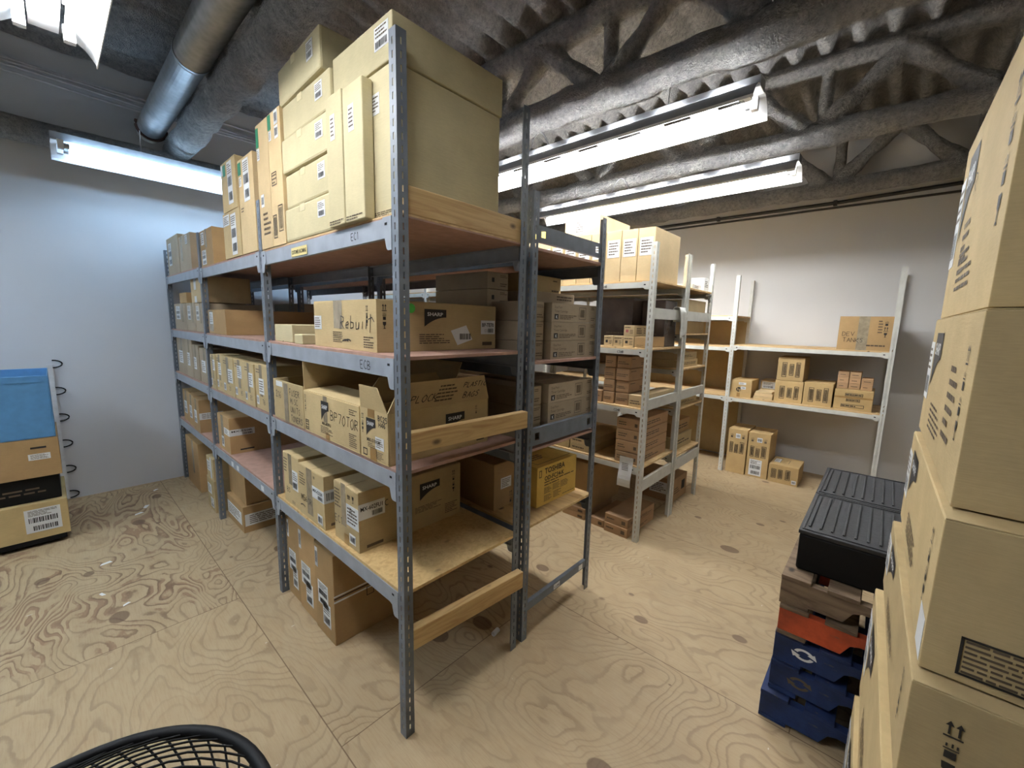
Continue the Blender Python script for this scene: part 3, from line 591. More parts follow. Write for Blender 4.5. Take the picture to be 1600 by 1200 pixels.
flap(o, [(.005, .29, 1.243), (.44, .29, 1.243), (.36, .283, 1.35), (.085, .283, 1.35)], bi, (0, -.004, 0))
flap(o, [(.004, .29, 1.242), (.004, .802, 1.242), (.15, .78, 1.252), (.15, .33, 1.252)], bi, (0, 0, .004))
k = MB()
for i in range(26):
    x, y = random.uniform(.09, .38), random.uniform(.36, .73); k.tube([(x + .014 * q * math.cos(i), y + .014 * q * math.sin(i * 1.7), 1.2 + .012 * math.sin(q * 2 + i)) for q in range(4)], .012, 6, 'shrink')
tag(k.build('plastic_bags', smooth=True), 'crumpled dark plastic lying in the open carton marked BP-70TOR', 'plastic', kind='stuff')
o = carton('open carton marked Plastic Bags at the end of the third shelf', (.0, .495, .085, .28, z3, 1.247), 'kraft', [('icons', W_, .06, .5, .42, 'ink', 'urg'), ('logo', W_, .24, .58, .46, .82), (tape, W_, .3, .55, .84, 1.0, 'browntape'), (tape, W_, .36, .6, .0, .26, 'browntape'), ('txt', W_, .25, .36, .07, 'MX-510NM', 'ink', True), ('lines', W_, .28, .55, .24, .34, 3), ('hand', W_, .68, .82, .1, 'BC25'), ('hand', W_, .7, .70, .1, 'H46'), (lab, W_, .56, .86, .26, .5, 'txt'), ('lines', W_, .58, .84, .06, .22, 5), ('frame', W_, .1, .26, .06, .2),
    ('logo', S_, .52, .72, .42, .80), ('icons', S_, .84, .70, .2, 'greyink', 'ur'), ('frame', S_, .86, .95, .08, .26), ('rect', S_, .87, .94, .1, .24, 'greyink')], top='open')
def wr(mb, pts):
    a, b, c, d = pts; F = Face('S', 0, 1, 0, 1, 0, 1); F.o, F.U, F.V = a, b - a, d - a; F.n = F.U.cross(F.V).normalized(); F.w, F.h = F.U.length, F.V.length
    d_hand(mb, F, .03, .25, .36, '2'); d_hand(mb, F, .10, .25, .26, 'IPLOCK'); d_hand(mb, F, .63, .6, .19, 'PLASTIC'); d_hand(mb, F, .67, .18, .23, 'BAGS'); d_lines(mb, F, .38, .60, .15, .82, 5)
flap(o, [(.0, .084, 1.247), (.495, .084, 1.247), (.45, .066, 1.352), (.045, .066, 1.352)], 'light', (0, .004, 0), [wr])
flap(o, [(.0, .09, 1.245), (.0, .275, 1.245), (-.015, .255, 1.335), (-.015, .13, 1.335)], bi, (.004, 0, 0))
ys = [1.30, 1.505, 1.685, 1.915, 2.165, 2.34, 2.475]
for i in range(6):
    carton('brown carton in the row on the middle third shelf, ' + ('beside the second post', 'second from the second post', 'third from the second post', 'third from the third post', 'second from the third post', 'beside the third post')[i], (.0 + random.uniform(0, .012), .44, ys[i] + .003, ys[i + 1] - .003, z3, 1.308 + random.uniform(-.008, .01)), 'kraft',
           [(tape, W_, .36, .58, .3, 1.0), (lab, W_, .3 + .2 * (i % 2), .7 + .2 * (i % 2), .35 + .1 * (i % 3), .7 + .08 * (i % 3), 'txt'), ('lines', W_, .1, .5, .8, .92, 2), (lab, W_, .05, .25, .1, .3, 'code'), ('hand', W_, .55, .14, .1, ('TB', 'EC', 'B5', '23', 'R1', 'K2')[i])], group='row of cartons on the middle third shelf')
ys = [2.565, 2.86, 3.08, 3.31, 3.70]
for i in range(4):
    carton('dull carton in the row on the far third shelf, ' + ('beside the third post', 'second from the third post', 'second from the bluish wall', 'beside the bluish wall')[i], (.005 + random.uniform(0, .012), .44, ys[i] + .004, ys[i + 1] - .004, 1.0575, (1.325, 1.34, 1.376, 1.374)[i]), 'greyed',
           [(tape, W_, .4, .6, .3, 1.0), (lab, W_, .2, .6, .3, .65, 'txt')], group='row of cartons on the far third shelf')
# fourth shelf
z4 = .5975
o = carton('toner carton nearest the corner post on the fourth shelf, alone at the front', (.022, .575, .36, .58, z4, .866), 'kraft', [(tape, W_, .32, .5, .3, 1.02), (tape, W_, .4, .58, 0, .18, 'browntape'), ('lines', W_, .04, .3, .56, .9, 6), (lab, W_, .52, 1.0, .36, .72, 'txt'), ('hand', W_, .68, .56, .12, 'R'), ('hand', W_, .03, .3, .12, 'EC1'), (lab, W_, .62, .86, .08, .24, 'code'), ('icons', W_, .58, .78, .14, 'ink', 't'), ('icons', W_, .75, .78, .14, 'ink', 'g'),
    (lab, S_, .0, .22, .54, .80, '=MX-602FU1'), ('hand', S_, .22, .66, .1, 'C'), ('logo', S_, .55, .76, .52, .82), ('lines', S_, .5, .78, .3, .42, 5), ('lines', S_, .82, .96, .1, .3, 6), ('icons', S_, .9, .48, .44, 'ink', 'urrg'), ('rect', S_, .06, .2, .05, .1, 'greyink')])
carton('toner carton between its two neighbours on the fourth shelf, with a wrapped white label', (.008, .55, .652, .94, z4, .858), 'kraft', [(tape, W_, .34, .56, .1, 1.0), ('lines', W_, .04, .3, .6, .86, 5), (lab, W_, .56, 1.0, .5, .72, '=MX-C52R'), (lab, W_, .74, .92, .06, .24, 'code'), ('hand', W_, .1, .3, .12, 'M560R'), ('hand', W_, .1, .18, .1, '(', dict(sw=.2)), ('icons', W_, .62, .84, .1, 'ink', 't'),
    (lab, S_, .0, .14, .5, .74, 'code'), ('rect', S_, .05, .2, .06, .11, 'greyink')])
carton('toner carton beside the second post on the fourth shelf', (.012, .5, .946, 1.15, z4, .872), 'kraft', [(tape, W_, .34, .56, .4, 1.0), ('lines', W_, .04, .3, .6, .9, 5), (lab, W_, .58, .92, .34, .72, 'mix'), ('hand', W_, .2, .22, .1, 'B3'), ('lines', W_, .5, .7, .04, .1, 3)])
z4b = .6125
carton('carton with a wrapped white label alone on the middle fourth shelf', (.012, .5, 2.15, 2.44, z4b, .872), 'brown', [(tape, W_, .3, .5, .2, 1, 'tape'), (lab, W_, .55, 1.0, .5, .68, 'txt'), (lab, W_, .3, .5, .1, .4, 'code'), (lab, S_, .0, .32, .5, .68, '=MX-550R'), ('rect', S_, .12, .3, .08, .12, 'ink')])
ys = [2.95, 3.17, 3.4, 3.67]
for i in range(3):
    carton('carton on the far fourth shelf, ' + ('nearest the third post', 'middle one of three', 'nearest the bluish wall')[i], (.0 + .01 * i, .42, ys[i] + .004, ys[i + 1] - .004, z4b, .888 + .006 * i), 'brown', [(tape, W_, .4, .6, .55, 1), (lab, W_, .2, .6, .25, .65, 'mix')] + ([(lab, S_, 0, .4, .4, .6, 'txt')] if i == 0 else []), group='three cartons on the far fourth shelf')
# under the rack
for i, (a, b, h) in enumerate(((.634, .842, .468), (.848, 1.062, .476), (1.068, 1.24, .47))):
    carton('big brown carton on the floor under the front rack, ' + ('nearest the corner post', 'middle of the three', 'beside the second post')[i], (.026 + .006 * i, .44, a, b, 0, h), 'brown', [(lab, W_, .06, .2, .74, .96, 'code'), (lab, W_, .16, .7, .34, .6, 'ship'), (lab, W_, .4, .8, .14, .4, 'mix'), (tape, S_, 0, 1, .48, .50, 'paper'), (tape, S_, 0, 1, .52, .535, 'shrink'), (tape, S_, 0, 1, .545, .56, 'paper'), ('frame', S_, .4, .5, .4, .5)], group='three strapped cartons under the front rack', top='plain')
carton('big dull carton on the floor under the far end of the rack', (.02, .44, 3.24, 3.72, 0, .45), 'brown', [(tape, W_, .5, .62, .3, 1)])
carton('small labelled carton on the floor behind the third post, lower of a pair', (.005, .36, 2.68, 2.90, 0, .27), 'kraft', [(lab, W_, .1, .6, .5, .8, 'txt', 'paper'), (lab, W_, .4, .8, .1, .4, 'mix')], group='pair of cartons by the third post')
carton('taped carton on the floor behind the third post, upper of a pair', (.01, .36, 2.69, 2.89, .273, .445), 'kraft', [(tape, W_, .55, .75, 0, 1, 'paper'), (lab, W_, .1, .5, .3, .8, 'txt')], group='pair of cartons by the third post')
carton('long carton with a grey label band on the floor right of the third post', (.06, .56, 2.16, 2.56, 0, .2), 'brown', [(lab, W_, .02, .9, .25, .75, 'txt'), (lab, S_, .02, .6, .25, .7, 'txt')])
carton('carton lying on the long banded carton right of the third post', (.09, .58, 2.18, 2.58, .203, .46), 'brown')
# ------------------------------------------------------------------ cartons on the second dark rack
zb2 = 1.4005
def toner(label, b, k=1, **kw):
    d = [('txt', S_, .05, .72, .12, 'Dual Pack', 'greyink'), ('txt', S_, .05, .5, .13, 'Toner Cartridge', 'greyink'), ('rect', S_, .05, .13, .12, .4, 'ink'), ('txt', S_, .075, .17, .16, 'K', 'paper', True, .0022), ('lines', S_, .16, .52, .12, .38, 3),
         ('frame', S_, .58, .74, .16, .84, 'ink', .002), ('barcode', S_, .61, .71, .28, .72, 'greyink', .0012), ('lines', S_, .87, .97, .72, .92, 2), ('lines', S_, .87, .97, .1, .3, 2)] if k else [('rect', S_, .2, .32, .4, .66, 'ink'), ('lines', S_, .6, .95, .7, .88, 2), ('lines', S_, .6, .95, .15, .4, 2)]
    return carton(label, b, 'greyed', d, name='toner_carton', top='plain', bevel=.002, **kw)
for i, n in enumerate(('bottom', 'middle', 'top')):
    toner('long toner carton, %s of the three at the near end of the second dark rack' % n, (.862, 1.268, .03, .148, zb2 + .0925 * i, zb2 + .0925 * (i + 1) - .002), group='three toner cartons at eye level')
    toner('toner carton end on, %s of the column left of the three at the rack end' % n, (.712, .852, .07, .29, zb2 + .0925 * i, zb2 + .0925 * (i + 1) - .002), 0, group='column of toner cartons end on')
    for r in range(2): toner('toner carton behind the three at the rack end, %s layer of the %s row back' % (n, ('first', 'second')[r]), (.862, 1.262, .158 + .128 * r, .278 + .128 * r, zb2 + .0925 * i, zb2 + .0925 * (i + 1) - .002), group='toner cartons in the rows behind')
for i in range(5):
    toner('shaded toner carton, %s of the tall column of five between the two dark racks' % ('bottom', 'second', 'third', 'fourth', 'topmost')[i], (.70, .85, .31, .72, zb2 + .085 * i, zb2 + .085 * (i + 1) - .002), 0, group='tall shaded column of five')
carton('wide flat carton lying on the toner cartons at the end of the second dark rack', (.872, 1.25, .165, .52, zb2 + .2785, 1.738), 'greyed', [('lines', S_, .55, .95, .3, .8, 2)], top='plain')
carton('brown carton topmost on the toner cartons under the dark rack top shelf', (.90, 1.262, .27, .55, 1.74, 1.836), 'kraft', [('lines', S_, .75, .95, .1, .3, 1), ('lines', S_, .78, .95, .7, .85, 1)], top='plain')
zb3 = .9855
for i, n in enumerate(('bottom', 'middle', 'top')):
    for r in range(4):
        toner('toner carton on the shelf behind the grey side rail, %s layer, %s row' % (n, ('front', 'second', 'third', 'rearmost')[r]), (.862, 1.266, .032 + .126 * r, .152 + .126 * r, zb3 + .098 * i, zb3 + .098 * (i + 1) - .002), 1, group='toner cartons behind the side rail')
    toner('shaded toner carton end on behind the side rail, %s of its column' % n, (.712, .852, .07, .5, zb3 + .095 * i, zb3 + .095 * (i + 1) - .002), 0, group='shaded column behind the side rail')
zb4 = .6005
carton('yellow carton printed TOSHIBA on the lowest shelf of the second dark rack', (.888, 1.246, .10, .46, zb4, .82), 'yellow', [('txt', S_, .17, .8, .14, 'TOSHIBA', 'ink', True), ('txt', S_, .17, .62, .11, 'OD-FC34-K', 'ink', True), ('lines', S_, .17, .93, .55, .6, 1, 'ink'), ('lines', S_, .17, .72, .48, .53, 1, 'ink'), ('lines', S_, .17, .36, .28, .44, 5), ('lines', S_, .38, .56, .3, .46, 5), ('lines', S_, .58, .78, .28, .46, 5), ('lines', S_, .17, .36, .08, .24, 5), ('lines', S_, .4, .6, .08, .26, 5), ('lines', S_, .64, .96, .06, .1, 1), ('frame', S_, .04, .1, .74, .92), ('lines', 'T', .2, .6, .25, .45, 3), ('frame', 'T', .12, .96, .1, .9), ('icons', W_, .6, .2, .4, 'ink', 'urg')], rot=-1)
carton('shaded brown carton with a white sticker left of the yellow carton', (.70, .868, .24, .62, zb4, .85), 'brown', [(lab, S_, .3, .78, .42, .66, 'txt'), ('icons', S_, .7, .05, .3, 'ink', 'ur')])
for (b, n, m) in (((.70, 1.24, 1.0, 1.22, zb2, 1.55), 'low wide carton in the dark at the back of the second shelf', 'brown'), ((.72, 1.2, 1.4, 1.95, zb2, 1.62), 'dark carton behind the wide brown carton on the second shelf', 'brown'), ((.70, 1.2, 2.62, 3.2, zb2, 1.7), 'dark carton deep on the second shelf close to the bluish wall', 'greyed'),
                  ((.70, 1.24, .8, 1.2, zb3, 1.2), 'dark carton deep behind the open cartons on the third shelf', 'brown'), ((.70, 1.24, 1.32, 1.9, zb3, 1.26), 'dark carton deep behind the row on the middle third shelf', 'brown'), ((.70, 1.2, .8, 1.2, zb4, .8), 'dark carton deep behind the toner cartons on the fourth shelf', 'brown'),
                  ((.70, 1.2, 1.35, 1.9, zb4, .86), 'dark carton deep behind the empty red shelf', 'brown'), ((.70, 1.2, 2.0, 2.45, zb4, .80), 'second dark carton deep behind the empty red shelf', 'brown')):
    carton(n, b, m)
# ------------------------------------------------------------------ cartons on the white racks
c1 = 1.8845
for i in range(9):
    y = .045 + .1235 * i
    carton('tall carton with white label, %s on the white rack' % ('nearest the white end post,', 'second from the end post', 'third from the end post', 'fourth from the end post', 'fifth from the end post', 'sixth from the end post', 'seventh from the end post', 'eighth from the end post', 'ninth from the end post')[i], (2.0, 2.44, y, y + .119, c1, 2.237 + random.uniform(-.004, .004)), 'light',
           [(lab, W_, .12, .9, .48, .82, 'txt')], group='row of tall labelled cartons', top='plain', bevel=.002)
carton('carton lying across the row of tall labelled cartons on the white rack', (2.03, 2.5, .49, .80, 2.243, 2.385), 'light', [(lab, W_, .3, .55, .12, .85, 'txt')])
carton('yellowish carton lying on the far end of the row of tall labelled cartons', (2.05, 2.45, .93, 1.12, 2.243, 2.33), 'yellow', top='plain')
c2 = 1.4225
sm = lambda: [('rect', W_, .2, .45, .35, .6, random.choice(('ink', 'pinkprint', 'greyink'))), ('lines', W_, .1, .9, .7, .9, 1), ('lines', W_, .6, .9, .2, .6, 3), ('lines', S_, .12, .4, .2, .8, 3), ('lines', S_, .5, .6, .2, .8, 3)]
for a, b, n in ((.315, .388, 'nearest the dark post'), (.236, .31, 'between two others')):
    carton('small brown carton in the bottom row on the second white shelf, ' + n, (2.0, 2.18, a, b, c2, c2 + .077), 'light', sm(), top='plain', bevel=.002, group='small cartons on the second white shelf')
for i in range(2):
    carton('small brown carton in the pair at the end of the row, %s one' % ('lower', 'upper')[i], (2.0, 2.30, .152, .232, c2 + .079 * i, c2 + .079 * i + .077), 'light', sm(), top='plain', bevel=.002, group='small cartons on the second white shelf')
for (y0, y1, x0, h, n) in ((.27, .54, 2.2, 1.785, 'large'), (.06, .145, 2.0, 1.50, 'low'), (.075, .255, 2.33, 1.77, 'tall')):
    carton('%s dark shrink wrapped carton at the back of the second white shelf' % n, (x0, 2.56 if n != 'low' else 2.32, y0, y1, c2, h), 'shrink' if n != 'low' else 'brown', [('lines', W_, .2, .8, .1, .3, 3)], top='plain')
c3 = .9975
for c, (a, b) in enumerate(((.284, .376), (.168, .278))):
    for r in range(4):
        carton('small brown carton on the third white shelf, %s column, %s' % (('second', 'third')[c], ('bottom layer', 'second layer', 'third layer', 'topmost')[r]), (2.0 + random.uniform(0, .014), 2.36, a + random.uniform(0, .004), b - random.uniform(0, .004), c3 + .09 * r, c3 + .09 * r + .0875), 'redbrown', [('lines', W_, .1, .9, .3, .6, 2), ('lines', S_, .06, .3, .7, .85, 1), ('lines', S_, .5, .9, .2, .5, 2)], top='plain', bevel=.005, group='grid of small cartons on the third white shelf')
carton('small brown carton in the bottom row on the third white shelf, beside the dark post', (2.0, 2.36, .384, .475, c3, c3 + .0885), 'redbrown', [('lines', W_, .1, .9, .3, .6, 2)], top='plain', bevel=.002, group='grid of small cartons on the third white shelf')
carton('long flat topped carton on the third white shelf behind the side rail', (2.0, 2.57, .054, .162, c3, c3 + .088), 'light', [('lines', W_, .1, .9, .2, .6, 2), ('lines', S_, .2, .8, .4, .7, 1)], top='plain', bevel=.002)
c4 = .5725
for r in range(4):
    carton('flat brown carton, %s of the stack of four behind the hanging tag' % ('bottom', 'second', 'third', 'topmost')[r], (1.995, 2.5, .058, .242, c4 + .085 * r, c4 + .085 * r + .082), 'redbrown', [('lines', W_, .1, .5, .3, .7, 2), ('rect', W_, .78, .9, .3, .6, 'greyink'), ('lines', S_, .1, .7, .3, .7, 2)], top='plain', bevel=.005, group='stack of four flat cartons')
for i in range(2):
    carton('flat carton on the lowest white shelf seen past the dark post, %s of two' % ('lower', 'upper')[i], (2.0, 2.5, .45, .645, c4 + .057 * i, c4 + .057 * i + .055), 'light', [('lines', W_, .1, .8, .3, .7, 1)], top='plain', bevel=.002)
carton('pale carton on the lowest white shelf left of the two flat cartons', (2.0, 2.4, .66, .86, c4, c4 + .12), 'kraft', [('lines', W_, .1, .5, .3, .7, 2)], top='plain')
for i in range(2):
    carton('flat brown carton on the floor by the white end post, %s of two' % ('lower', 'upper')[i], (1.982 + .006 * i, 2.44, .094, .288, .072 * i, .072 * i + .071), 'redbrown', [('rect', W_, .74, .9, .3, .7, 'greyink'), ('lines', W_, .1, .5, .4, .7, 1), ('lines', S_, .1, .9, .3, .6, 2)], top='plain', bevel=.003, rot=-1)
carton('thin brown carton on the floor between the dark post and the two flat cartons', (2.004, 2.44, .306, .428, 0, .062), 'redbrown', [('rect', W_, .6, .86, .3, .7, 'greyink')], top='plain', bevel=.003)
for i in range(2):
    carton('thin brown carton on the floor under the big shaded carton, %s of two' % ('lower', 'upper')[i], (2.01, 2.46, .485, .70, .046 * i, .046 * i + .045), 'redbrown', [('rect', W_, .7, .9, .3, .7, 'greyink')], top='plain', bevel=.003)
carton('big shaded carton lying on thin cartons under the white rack', (2.07, 2.52, .455, .86, .0925, .46), 'brown')
mb = MB(); n = 8; pv = []
for i in range(n + 1):
    q = i / n; pv += [(.006 * math.sin(q * 6) - .004 * q, .052 + .01 * q, -.225 * q), (.006 * math.sin(q * 6 + .6) - .004 * q, -.052 + .012 * q, -.225 * q)]
mb.add(pv, [(2 * i, 2 * i + 1, 2 * i + 3, 2 * i + 2) for i in range(n)], 'paper'); mb.add([(x + .0008, y, z) for x, y, z in pv], [(2 * i + 2, 2 * i + 3, 2 * i + 1, 2 * i) for i in range(n)], 'paper')
for k in range(5): mb.box(-.0075, -.006, -.02, .03, -.05 - .012 * k, -.046 - .012 * k, 'greyink')
mb.box(.002, .018, -.03, -.026, -.004, .0, 'tape')
tag(mb.build('paper_tag', loc=(1.958, .128, .632)), 'crumpled white paper tag hanging from the lowest white shelf beam', 'tag')
mb = MB(); n, w = 26, 9; pv = []
for i in range(n + 1):
    s = i / n
    for k in range(w + 1):
        u = k / w - .5; L = .42
        if s < .5: z = .012 - (.5 - s) * L * 1.05; y = -.012 - .004 * math.sin(u * 14)
        else: z = .012 - (s - .5) * L * .5; y = .048 + .004 * math.sin(u * 11)
        if abs(s - .5) < .06: z = .012 + .006 * math.cos((s - .5) / .06 * PI / 2); y = -.012 + (s - .44) / .12 * .06
        pv.append((u * .12 * (1 - .35 * max(0, .5 - s) * 1.6) + .008 * math.sin(s * 9), y + .003 * math.sin(u * 20 + s * 8), z + .05 * max(0, .3 - s) * u))
mb.add(pv, [(i * (w + 1) + k, i * (w + 1) + k + 1, (i + 1) * (w + 1) + k + 1, (i + 1) * (w + 1) + k) for i in range(n) for k in range(w)], 'cloth')
o = mb.build('rag', smooth=True, loc=(2.485, .004, 1.706)); sd = o.modifiers.new('thick', 'SOLIDIFY'); sd.thickness = .003; tag(o, 'off white rag draped over the white rack side rail', 'rag')
d_ = 3.187
for b, n, m in (((2.72, 3.18, .06, .5, 1.5245, 1.80), 'brown carton on the upper shelf of the farther white rack', 'light'), ((2.7, 3.12, .07, .4, 1.2395, 1.30), 'flat carton on the farther white rack beneath the brown one', 'light'), ((2.72, 3.12, .08, .4, 1.3015, 1.36), 'upper flat carton on the farther white rack', 'light'),
                  ((2.66, 3.1, .6, 1.1, 1.2395, 1.4), 'shaded carton farther in on the farther white rack', 'brown'), ((2.66, 3.14, .06, .45, .9145, .97), 'thin flat carton low on the farther white rack', 'kraft'), ((2.68, 3.16, .08, .5, .5145, .64), 'long carton on the lowest shelf of the farther white rack', 'kraft'), ((2.7, 3.14, .1, .5, .642, .76), 'carton stacked on the long one on the farther white rack', 'brown')):
    carton(n, b, m, [('lines', S_, .1, .9, .3, .7, 2)], top='plain', bevel=.002)
carton('small white carton on the top shelf of the farther white rack', (3.06, 3.17, .05, .16, c1, 2.0), 'paper', [('lines', S_, .2, .9, .3, .8, 4)], top='plain', bevel=.002)
carton('low white carton left of the small white one on the farther white rack', (2.82, 3.02, .06, .2, c1, 1.93), 'paper', [('lines', S_, .2, .9, .3, .8, 2)], top='plain', bevel=.002)
for i in range(6): carton('white box in the row deep on the top shelf of the farther white rack', (2.66, 2.9, .8 + .26 * i, 1.03 + .26 * i, c1, 2.02), 'paper', [('lines', W_, .1, .5, .3, .7, 3)], top='plain', bevel=.002, group='row of white boxes')
carton('shaded carton on the floor behind the white rack middle post, with a white label', (2.86, 3.2, .10, .46, 0, .215), 'redbrown', [('rect', S_, .6, .84, .35, .75, 'ink'), ('lines', S_, .1, .5, .3, .6, 3), (lab, W_, .4, .9, .3, .8, 'txt')], top='plain')
# wall rack
w3, w2 = .8445, 1.4045
bars = lambda v0, v1: [('bar', W_, .18, .36, v0, v1), ('bar', W_, .46, .62, v0 + .08, v1 - .06), ('bar', W_, .70, .86, v0 + .02, v1 + .02)]
carton('crumpled carton marked Dev Tanks on the upper shelf of the wall rack', (4.15, 4.6, -1.205, -.825, w2, 1.708), 'brown', [(tape, W_, .36, .56, 0, 1, 'shiny' if 0 else 'tape'), ('hand', W_, .08, .42, .12, 'DEV'), ('hand', W_, .1, .24, .12, 'TANKS'), ('icons', W_, .82, .4, .5, 'ink', 'rug'), ('lines', W_, .72, .8, .5, .9, 5), ('lines', W_, .55, .9, .1, .2, 1)], rot=1.5)
o = carton('brown carton with a round black printed badge on the wall rack lower shelf', (4.17, 4.5, -.165, .03, w3, 1.03), 'gold', [(lab, W_, .36, .72, .72, .86, 'txt'), (lab, W_, .48, .72, .46, .62, 'code'), (tape, W_, .3, .46, 0, .25, 'browntape')])
F = Face('W', -.165, .165, -.0975, .0975, 0, .185); k = MB()
k.prism([F.p(.38 + .13 * math.cos(a), .44 + .137 * math.sin(a), .0003) for a in [2 * PI * i / 20 for i in range(20)]], F.n * .0008, 'ink'); d_text(k, F, .30, .37, .16, 'hp', 'gold', True, .0016); k.build('printed_badge', o)
mb_ = [((4.19, 4.45, -.36, -.185, w3, w3 + .03), 'lowest of the flat brown packets on the wall rack'), ((4.2, 4.44, -.358, -.19, w3 + .031, w3 + .058), 'middle of the flat brown packets on the wall rack'), ((4.2, 4.43, -.35, -.2, w3 + .059, w3 + .08), 'topmost of the flat brown packets on the wall rack')]
for b, n in mb_: carton(n, b, 'light', top='plain', bevel=.002, name='flat_packet', group='flat brown packets')
carton('brown carton with a large white label behind the flat packets on the wall rack', (4.46, 4.70, -.365, -.19, w3, 1.02), 'light', [(lab, W_, .08, .8, .5, .92, 'mix')], top='plain')
carton('carton with three black barcode panels, lower of the stacked pair on the wall rack', (4.19, 4.55, -.61, -.372, w3, 1.062), 'gold', bars(.15, .75), group='cartons with three barcode panels')
carton('carton with three black barcode panels, upper of the stacked pair on the wall rack', (4.195, 4.55, -.60, -.375, 1.065, 1.30), 'gold', bars(.15, .78), group='cartons with three barcode panels')
carton('carton with three black barcode panels standing right of the stacked pair on the wall rack', (4.19, 4.55, -.846, -.618, w3, 1.07), 'gold', bars(.15, .78), group='cartons with three barcode panels')
carton('wide carton with lengthwise barcode panels under the small brown packets on the wall rack', (4.19, 4.55, -1.142, -.862, w3, 1.032), 'gold', [('frame', W_, .28, .74, .68, .84), ('lines', W_, .3, .72, .7, .82, 1, 'ink'), ('frame', W_, .32, .68, .42, .56), ('lines', W_, .34, .66, .44, .54, 1, 'ink'), ('frame', W_, .2, .8, .12, .28), ('lines', W_, .22, .78, .14, .26, 1, 'ink'), (tape, W_, 0, 1, .58, .66, 'browntape')])
for c, (a, b, n, z0) in enumerate(((-.948, -.865, 3, 0), (-1.036, -.953, 3, 0), (-1.125, -1.042, 2, 0))):
    for r in range(n):
        carton('small brown packet on the wide wall rack carton, %s column, %s' % (('left', 'middle', 'right')[c], ('bottom', 'second', 'topmost')[r]), (4.26, 4.44, a, b, 1.034 + .054 * r, 1.034 + .054 * r + .0525), 'redbrown', [('lines', W_, .2, .8, .3, .6, 1)], top='plain', bevel=.002, name='small_packet', group='small brown packets on the wide carton')
hb = [('bar', W_, .12, .3, .46, .70), ('bar', W_, .38, .56, .46, .66), ('bar', W_, .64, .86, .46, .72), ('icons', W_, .1, .80, .12, 'greyink', 'r'), ('icons', W_, .7, .8, .12, 'greyink', 'r'), (lab, W_, .4, .64, .8, .9, 'code')]
carton('tall carton with barcode panels on the floor by the white post, left of its twin', (4.165, 4.52, -.178, .01, 0, .49), 'gold', hb, group='tall cartons under the wall rack')
carton('tall carton with a big white shipping label on the floor under the wall rack', (4.168, 4.52, -.392, -.19, 0, .482), 'gold', hb + [(lab, W_, .14, .72, .04, .4, 'ship')], group='tall cartons under the wall rack')
carton('low carton with barcode panels on the floor right of the tall pair', (4.155, 4.50, -.665, -.405, 0, .192), 'gold', [('bar', W_, .1, .26, .25, .75), ('bar', W_, .34, .48, .25, .75), ('bar', W_, .58, .74, .25, .8), (lab, W_, .8, .95, .1, .3, 'code'), ('frame', 'Q', .3, .6, .3, .7), (lab, 'Q', .1, .3, .3, .7, 'txt')])
carton('tall flat sheet of brown board leaning behind the left bay of the wall rack', (4.7705, 4.786, .08, 1.28, .02, 1.68), 'kraft', top='plain', name='board_sheet', cat='board', bevel=.001)
# ------------------------------------------------------------------ leaning pile at the right
def pile(label, n0, f0, z0, z1, depth, dec, mat='kraft', **k):
    n0, f0 = Vector((*n0, 0)), Vector((*f0, 0)); d = f0 - n0; L = d.length; ang = math.atan2(d.y, d.x)
    c = (n0 + f0) / 2 + Vector((d.y, -d.x, 0)).normalized() * depth / 2
    return carton(label, (c.x - L / 2, c.x + L / 2, c.y - depth / 2, c.y + depth / 2, z0, z1), mat, dec, rot=math.degrees(ang), group='pile of big cartons at the right edge', bevel=.008, **k)
nd = [('icons', 'N', .88, .3, .55, 'ink', 'urrg'), ('logo', 'N', .16, .36, .42, .88), ('lines', 'N', .3, .62, .12, .34, 5), (lab, 'N', .0, .12, .3, .8, 'mix')]
wd = [('icons', W_, .075, .28, .55, 'ink', 'urg'), ('hand', W_, .24, .6, .22, 'T4')]
pile('big carton at the very bottom of the pile at the right edge', (.06, -1.262), (.88, -1.235), .0, .405, .62, nd)
pile('big carton second from the floor in the pile at the right edge', (.09, -1.27), (.925, -1.245), .408, .764, .62, nd + wd)
pile('big carton with upright arrows, third from the floor in the pile at the right edge', (.179, -1.283), (.986, -1.262), .767, .977, .62, nd + wd)
pile('big carton fourth from the floor in the pile at the right edge', (.22, -1.2915), (1.055, -1.280), .981, 1.262, .62, nd + [('icons', W_, .17, .42, .5, 'ink', 'urg'), ('frame', W_, .07, .30, .05, .3), ('lines', W_, .08, .29, .06, .29, 7), (tape, 'N', .9, .99, .02, .3, 'paper')])
pile('big carton second from the top of the pile at the right edge', (.28, -1.301), (1.128, -1.2925), 1.266, 1.614, .62, nd + [('lines', 'N', .66, .8, .2, .7, 6), ('icons', W_, .3, .3, .5, 'ink', 'urg')])
pile('topmost big carton of the pile at the right edge', (.33, -1.308), (1.15, -1.302), 1.618, 2.12, .62, nd + [('hand', 'N', .4, .6, .1, 'R'), ('lines', 'N', .3, .44, .2, .5, 5)])
